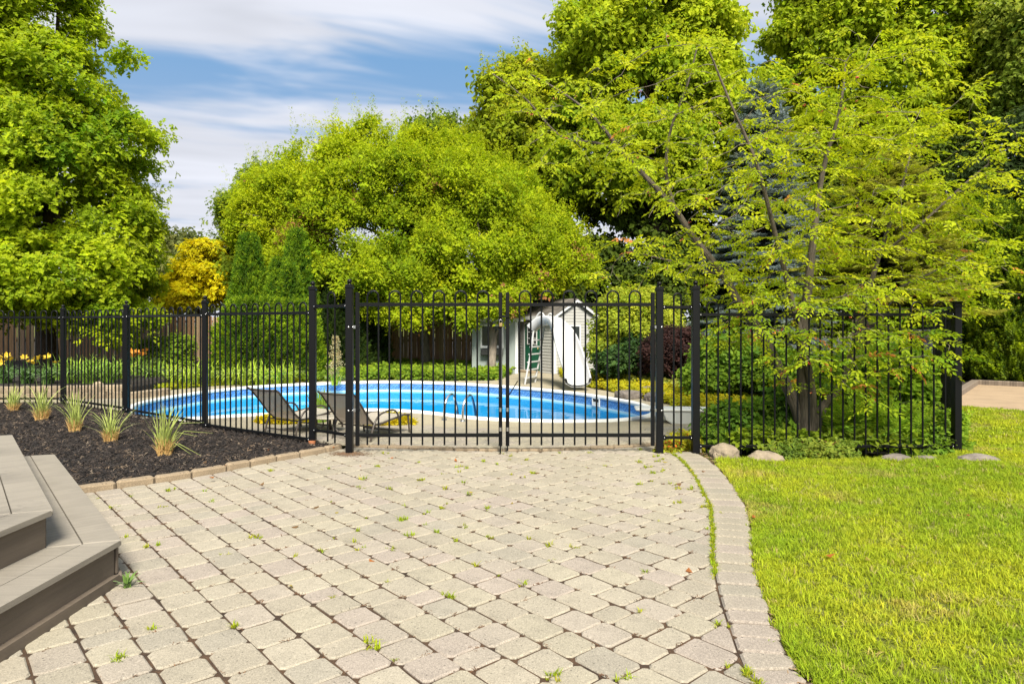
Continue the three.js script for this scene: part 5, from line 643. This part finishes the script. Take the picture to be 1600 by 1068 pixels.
// ---------- shrubs, perennials, ground covers ----------
function shrub(name, label, cat, lobes, spec, group) { const b = lobes[0].c.clone(); b.y = spec.y ?? 0; const t = thing(name, label, cat, b, 0, group), s = new Scatter(); lobes.forEach(l => l.c.sub(b)); const cs = crown(s, lobes, spec.n, spec.per, spec.sig, spec.cols, spec); const st = []; for (let i = 0; i < (spec.stems ?? 8); i++) { const e = cs[Math.floor(R() * cs.length)]; if (e) { const q = wander(V(rr(-0.1, 0.1), -0.05, rr(-0.1, 0.1)), e, 4, 0.04); st.push(tube(q, q.map((p, j) => lerp(0.014, 0.004, j / 4)), 5, false)); } } if (st.length) mesh('stems', st, M.barkB, t); s.build('foliage', spec.geo, M.leaf, t); return t; }
shrub('garden_shrub', 'tall yellow green shrub right of the shed and slide', 'shrub', [B(982, 518, 15.4, 46, 40, 0.8), B(1008, 500, 15.4, 44, 40, 0.8), B(948, 548, 15.2, 18, 20, 0.4), B(976, 482, 15.6, 34, 24, 0.6)], { n: 260, per: 14, sig: 0.14, cols: [[0.209, 0.294, 0.018], [0.570, 0.589, 0.046]], geo: L.shrub });
shrub('barberry_shrub', 'dark purple leaved shrub behind the right gate post', 'shrub', [B(1052, 545, 14, 42, 30, 0.6), B(1025, 560, 14, 26, 22, 0.5), B(1085, 555, 14, 26, 26, 0.5)], { n: 190, per: 14, sig: 0.11, cols: [[0.03, 0.014, 0.012], [0.10, 0.042, 0.034]], geo: L.tiny });
shrub('garden_shrub', 'dark green shrub low between the yellow shrub and purple shrub', 'shrub', [B(978, 563, 14.6, 34, 15, 0.4), B(1003, 552, 14.6, 28, 18, 0.4), B(950, 570, 14.6, 18, 10, 0.3)], { n: 140, per: 14, sig: 0.11, cols: [[0.034, 0.085, 0.018], [0.114, 0.209, 0.046]], geo: L.shrub });
shrub('garden_shrub', 'leafy green shrub behind the fence left of the berry tree', 'shrub', [B(1135, 560, 12, 48, 34, 0.6), B(1180, 575, 11.6, 45, 32, 0.6), B(1110, 590, 11.8, 36, 24, 0.5), B(1225, 585, 11.4, 40, 34, 0.5)], { n: 400, per: 15, sig: 0.11, cols: [[0.095, 0.209, 0.018], [0.304, 0.437, 0.033]], geo: L.big, scale: 0.55 });
shrub('garden_shrub', 'green shrub with pointed leaves beside the first boulder inside the fence', 'plant', [B(1128, 672, 7.85, 28, 26, 0.16), B(1115, 690, 7.7, 18, 14, 0.12), B(1140, 655, 7.9, 16, 16, 0.12)], { n: 60, per: 7, sig: 0.05, cols: [[0.076, 0.190, 0.018], [0.247, 0.380, 0.030]], geo: L.shrub, scale: 0.8 });
shrub('garden_shrub', 'broad leaved plant left of the berry tree trunk inside the fence', 'plant', [B(1205, 660, 8.1, 40, 38, 0.25), B(1185, 685, 7.9, 30, 22, 0.2), B(1230, 635, 8.2, 26, 28, 0.2), B(1235, 685, 7.8, 24, 18, 0.15)], { n: 110, per: 7, sig: 0.07, cols: [[0.067, 0.171, 0.018], [0.285, 0.446, 0.030]], geo: L.big, scale: 0.62 });
shrub('garden_shrub', 'tall leafy perennials behind the fence right of the trunk', 'plant', [B(1330, 600, 9.4, 40, 40, 0.4), B(1395, 590, 9.6, 45, 45, 0.5), B(1300, 620, 9.2, 24, 34, 0.3)], { n: 190, per: 10, sig: 0.09, cols: [[0.114, 0.228, 0.015], [0.342, 0.494, 0.027]], geo: L.shrub });
{ const t = thing('fern_patch', 'light green feathery ferns massed inside the right fence', 'ferns', at(1380, 670, 8.3).setY(0)), s = new Scatter(); for (let i = 0; i < 760; i++) { const x = rr(1290, 1480), d = rr(7.55, 9.2), lim = lerp(640, 660, sst(1290, 1480, x)), y0 = HZ + H * F / d; const h = rr(0, 1), p = at(x, lerp(y0, lim, h), d).sub(t.position); if (x > 1440 && h > 0.75) continue; s.add(p, Q(rr(-0.5, 0.5), rr(0, 6.28), rr(-0.3, 0.9)), rr(0.45, 0.95), vary(mixc([0.133, 0.266, 0.012], [0.380, 0.532, 0.027], Math.min(1, h * rr(0.6, 1.3))), 0.18)); } s.build('fronds', L.fern, M.leaf, t, 'stuff'); }
shrub('low_shrub', 'tangle of leafy and dry stems at the foot of the berry tree', 'plant', [B(1265, 708, 7.1, 42, 16, 0.15), B(1225, 712, 7.05, 24, 12, 0.12), B(1310, 708, 7.1, 26, 14, 0.12)], { n: 90, per: 5, sig: 0.05, cols: [[0.114, 0.209, 0.021], [0.323, 0.380, 0.046], [0.304, 0.114, 0.061]], accent: 0.2, geo: L.shrub, scale: 0.5, stems: 22 });
shrub('low_shrub', 'small yellow and red leaved plant under the narrow fence panel right of the gate', 'plant', [B(1068, 692, 7.6, 22, 12, 0.15), B(1045, 700, 7.4, 12, 8, 0.1)], { n: 34, per: 5, sig: 0.04, cols: [[0.304, 0.361, 0.023], [0.646, 0.570, 0.030], [0.646, 0.171, 0.030]], accent: 0.2, geo: L.tiny, scale: 0.8, stems: 3 });
shrub('low_shrub', 'leafy green plant at the foot of the right end post', 'plant', [B(1468, 690, 7.5, 22, 24, 0.15), B(1440, 702, 7.4, 30, 12, 0.12), B(1482, 665, 7.6, 10, 16, 0.1)], { n: 60, per: 6, sig: 0.05, cols: [[0.095, 0.209, 0.018], [0.304, 0.437, 0.030]], geo: L.shrub, scale: 0.75, stems: 4 });
shrub('garden_shrub', 'round light green shrub in front of the board fence, left', 'shrub', [B(258, 555, 18.5, 40, 28, 0.6), B(240, 575, 18.2, 26, 18, 0.5)], { n: 120, per: 14, sig: 0.12, cols: [[0.133, 0.237, 0.018], [0.342, 0.456, 0.030]], geo: L.shrub });
// strap leaved perennials
const mkBlade = (r, g, b) => new THREE.MeshPhysicalMaterial({ color: new THREE.Color(r, g, b), roughness: 0.85, transmission: 0.3, thickness: 0, side: THREE.DoubleSide });
const lilyM = [mkBlade(0.19, 0.32, 0.012), mkBlade(0.34, 0.46, 0.012), mkBlade(0.08, 0.18, 0.02)], lilyG = [tuft(120, 0.64, 1.0, 0.010, 0.72, 5, 0.45, 0.14), tuft(100, 0.58, 1.1, 0.011, 0.75, 5, 0.45, 0.12)];
const flowerG = (() => { const P = []; for (let i = 0; i < 6; i++) { const a = i / 6 * 6.283, d = V(Math.cos(a), 0.75, Math.sin(a)).normalize(); leafTo(P, V(0, 0, 0), d, V(0, 1, 0).cross(d).normalize(), 0.085, 0.022, 0.2, 0.6); } return geoFrom(P); })();
const flowerM = [mkBlade(0.60, 0.40, 0.01), mkBlade(0.62, 0.24, 0.01)];
function lily(label, p, s, mi, flowers = 0, fm = 0, group) { const t = thing('daylily_clump', label, 'plant', p, rr(0, 6), group); t.scale.setScalar(s); mesh('leaves', lilyG[Math.floor(R() * 2)], lilyM[mi], t); const stems = []; for (let i = 0; i < flowers; i++) { const a = rr(0, 6.28), r = rr(0.05, 0.3), h = rr(0.42, 0.6), q = V(Math.cos(a) * r, h, Math.sin(a) * r); stems.push(tube([V(0, 0, 0), V(q.x * 0.6, h * 0.6, q.z * 0.6), q], 0.004, 4, false)); const f = mesh('flower', flowerG, flowerM[fm], t); f.position.copy(q); f.rotation.set(rr(-0.6, 0.9), rr(0, 6), rr(-0.5, 0.5)); f.scale.setScalar(rr(1.0, 1.5)); } if (stems.length) mesh('flower_stems', stems, lilyM[0], t); return t; }
const gl2 = 'daylilies along the left border';
[[8, 597, 13.5, 2, 5, 'dark leaved daylily with yellow flowers at the left picture edge'], [42, 596, 13.4, 2, 4, 'dark leaved daylily with yellow flowers second from the left edge'], [74, 597, 13.3, 2, 4, 'dark leaved daylily with orange yellow flowers left of the third fence post'], [112, 598, 13.5, 0, 0, 'green daylily just right of the leftmost fence post'], [140, 598, 13.4, 0, 0, 'green daylily midway above the low wall'], [168, 599, 13.5, 0, 0, 'green daylily near the end of the low wall']].forEach(([x, y, d, m, f, l]) => lily(l, at(x, y, d).setY(0.19), 0.92, m, f, 0, gl2));
[95, 118, 134, 152, 176, 190].forEach((x, i) => lily(['first', 'second', 'third', 'fourth', 'fifth', 'sixth'][i] + ' green daylily from the left in the rear row above the low wall', at(x, 592, 14.3 + 0.3 * (i % 2)).setY(0.19), 1.0, i % 2, 0, 0, gl2));
lily('daylily with orange yellow flowers behind the second fence post', at(215, 596, 15.6).setY(0.15), 1.0, 0, 9, 1, gl2);
[[240, 15.2, 1.1, 0], [268, 15.0, 1.15, 1], [298, 14.8, 1.1, 1], [322, 15.2, 1.0, 1]].forEach(([x, d, s, m], i) => lily(['first', 'second', 'third', 'fourth'][i] + ' daylily from the left in the bright row left of the post near the pool', at(x, 600, d).setY(0.02), s, m, 0, 0, 'bright daylilies left of the clipped cedars'));
[[362, 15.3, 1.0], [385, 15.2, 1.1], [408, 15.1, 1.12], [432, 15.3, 1.05], [450, 15.6, 0.9]].forEach(([x, d, s], i) => lily(['first', 'second', 'third', 'fourth', 'fifth'][i] + ' bright daylily from the left below the clipped cedars', at(x, 600, d).setY(0.0), s, 1, 0, 0, 'bright daylilies below the clipped cedars'));
[[1345, 625, 9.1, 0], [1372, 632, 9.0, 0], [1335, 640, 8.9, 0], [1428, 640, 9.3, 0], [1235, 600, 9.8, 0], [1255, 590, 10.0, 0]].forEach(([x, y, d, m], i) => lily(['left of the pair in the ferns', 'right of the pair in the ferns', 'in front of the fern pair', 'beside the black housing', 'left of the pair seen through the tree stems', 'right of the pair seen through the tree stems'][i].replace(/^/, 'yellow flowering daylily '), at(x, y, d).setY(0.02), 0.85, 0, i > 3 ? 14 : 5, i % 2, 'yellow daylilies inside the right fence'));
{ // cream plume plant and the grass clump between the loungers
  const p = at(524, 592, 15.2).setY(0), t = thing('plume_plant', 'tall cream flowered plume plant beyond the pool behind the left gate posts', 'plant', p); const s = new Scatter(); for (let i = 0; i < 240; i++) { if (i % 2) continue; const h = Math.pow(R(), 0.8), r = 0.24 * Math.pow(1 - h, 0.9) + 0.012, a = rr(0, 6.28); s.add(V(Math.cos(a) * r * R(), 0.12 + h * 0.98, Math.sin(a) * r * R()), Q(rr(-0.6, 0.6), a, rr(-0.5, 0.5)), rr(0.4, 0.8), vary([0.62, 0.52, 0.28], 0.18)); } s.build('plumes', L.tiny, M.leaf, t); mesh('stalk', tube([V(0, 0, 0), V(0.01, 0.6, 0), V(0, 1.1, 0)], [0.02, 0.014, 0.004], 6), lilyM[0], t); mesh('leaves', tuft(40, 0.4, 0.9, 0.012, 0.6, 3, 0.3, 0.1), lilyM[1], t);
  const g = thing('grass_clump', 'green grass clump on the deck between the two lounge chairs', 'plant', [-2.72, 0, -9.55]); mesh('leaves', tuft(120, 0.5, 0.42, 0.006, 0.4, 4, 0.3, 0.1), lilyM[0], g); }
for (const [l, x, z, w, d, h] of [['mound of yellow creeping plants beyond the lounge chair nearest the gate', -1.72, -9.35, 0.34, 0.2, 0.14], ['mound of yellow creeping plants left of the green grass clump', -3.25, -9.55, 0.36, 0.18, 0.10]]) { const t = thing('sedum_mound', l, 'plant', [x, 0, z]), s = new Scatter(); for (let i = 0; i < 420; i++) { const a = rr(0, 6.28), r = Math.sqrt(R()); s.add(V(Math.cos(a) * r * w, h * (1 - r * r) * rr(0.5, 1), Math.sin(a) * r * d), facing(V(gauss() * 0.4, 1, gauss() * 0.4).normalize(), rr(0, 6)), rr(0.6, 1.0), vary(mixc([0.459, 0.405, 0.011], [0.756, 0.621, 0.016], R()), 0.14)); } s.build('foliage', L.tiny, M.leaf, t); }
// ground covers
function cover(name, label, cat, poly, n, y0, amp, geo, cols, sc, seed) { const s = new Scatter(); const bx = poly.reduce((b, p) => [Math.min(b[0], p.x), Math.max(b[1], p.x), Math.min(b[2], p.z), Math.max(b[3], p.z)], [1e9, -1e9, 1e9, -1e9]); for (let i = 0; i < n; i++) { const p = V(rr(bx[0], bx[1]), 0, rr(bx[2], bx[3])); if (!inside(p, poly)) continue; const k = 0.5 + 0.5 * N3(p.x * 1.6 + seed, 3, p.z * 1.6) + 0.3 * N3(p.x * 5, seed, p.z * 5); p.y = y0 + amp * k * rr(0.4, 1); s.add(p, facing(V(gauss() * 0.4, 1, gauss() * 0.4 + 0.15).normalize(), rr(0, 6)), sc * rr(0.7, 1.2), vary(mixc(cols[0], cols[1], Math.min(1, Math.max(0, k * rr(0.5, 1.4)))), 0.17)); } return tag(s.build(name, geo, M.leaf), label, cat); }
cover('ground_cover', 'leafy green ground cover along the far pool edge below the board fence', 'ground cover', [...Gs([[480, 597], [500, 594.5], [600, 592], [700, 593], [772, 593.5], [798, 583]]), at(790, 570, 21), at(640, 570, 21.8), at(480, 575, 20)].map(p => p.setY(0)), 9000, 0, 0.2, L.shrub, [[0.095, 0.209, 0.015], [0.361, 0.475, 0.030]], 1.1, 1);
cover('yellow_ground_cover', 'yellow green ground cover between the slide and the ledge rocks', 'ground cover', [...Gs([[874, 580], [888, 594], [922, 604], [962, 612], [1002, 620], [1042, 629.5], [1086, 641], [1126, 651], [1174, 655]]), at(1200, 610, 11.4), at(1090, 590, 13.2), at(1010, 575, 15), at(890, 575, 18.4)].map(p => p.setY(0)), 20000, 0, 0.24, L.tiny, [[0.270, 0.311, 0.013], [0.675, 0.581, 0.013]], 1.15, 5);
cover('yellow_ground_cover', 'lime green ground cover between daylilies and the far left pool edge', 'ground cover', [...Gs([[250, 610], [330, 602.5], [420, 598], [500, 595]]), at(500, 585, 16.6), at(330, 585, 16.8), at(236, 600, 15.6)].map(p => p.setY(0)), 3600, 0, 0.12, L.tiny, [[0.216, 0.297, 0.013], [0.486, 0.486, 0.017]], 1.1, 8);
cover('hosta_bed', 'pale variegated leafy bed behind the yellow ground cover', 'ground cover', [at(960, 580, 14.6), at(1110, 590, 12.6), at(1105, 575, 13.6), at(1000, 570, 15)].map(p => p.setY(0)), 900, 0.12, 0.2, L.big, [[0.266, 0.380, 0.046], [0.798, 0.760, 0.182]], 0.7, 3);
cover('ground_cover', 'low green leaves filling the bed inside the right fence', 'ground cover', [...Gs([[1100, 705], [1490, 705]]), V(6.9, 0, -11), V(5.5, 0, -12.4), V(3.7, 0, -11), V(3.5, 0, -9)].map(p => p.clone().setY(0)), 5200, 0, 0.22, L.shrub, [[0.08, 0.145, 0.008], [0.31, 0.40, 0.014]], 0.95, 6);
cover('ground_cover', 'leafy undergrowth below the far garden shrubs and trees', 'ground cover', [V(2.2, 0, -15), V(4.3, 0, -12.4), V(7.5, 0, -13), V(9, 0, -17), V(11, 0, -22), V(3, 0, -22)], 9000, 0, 0.5, L.big, [[0.038, 0.095, 0.012], [0.152, 0.247, 0.021]], 1.2, 7);

renderer.render(scene, camera);
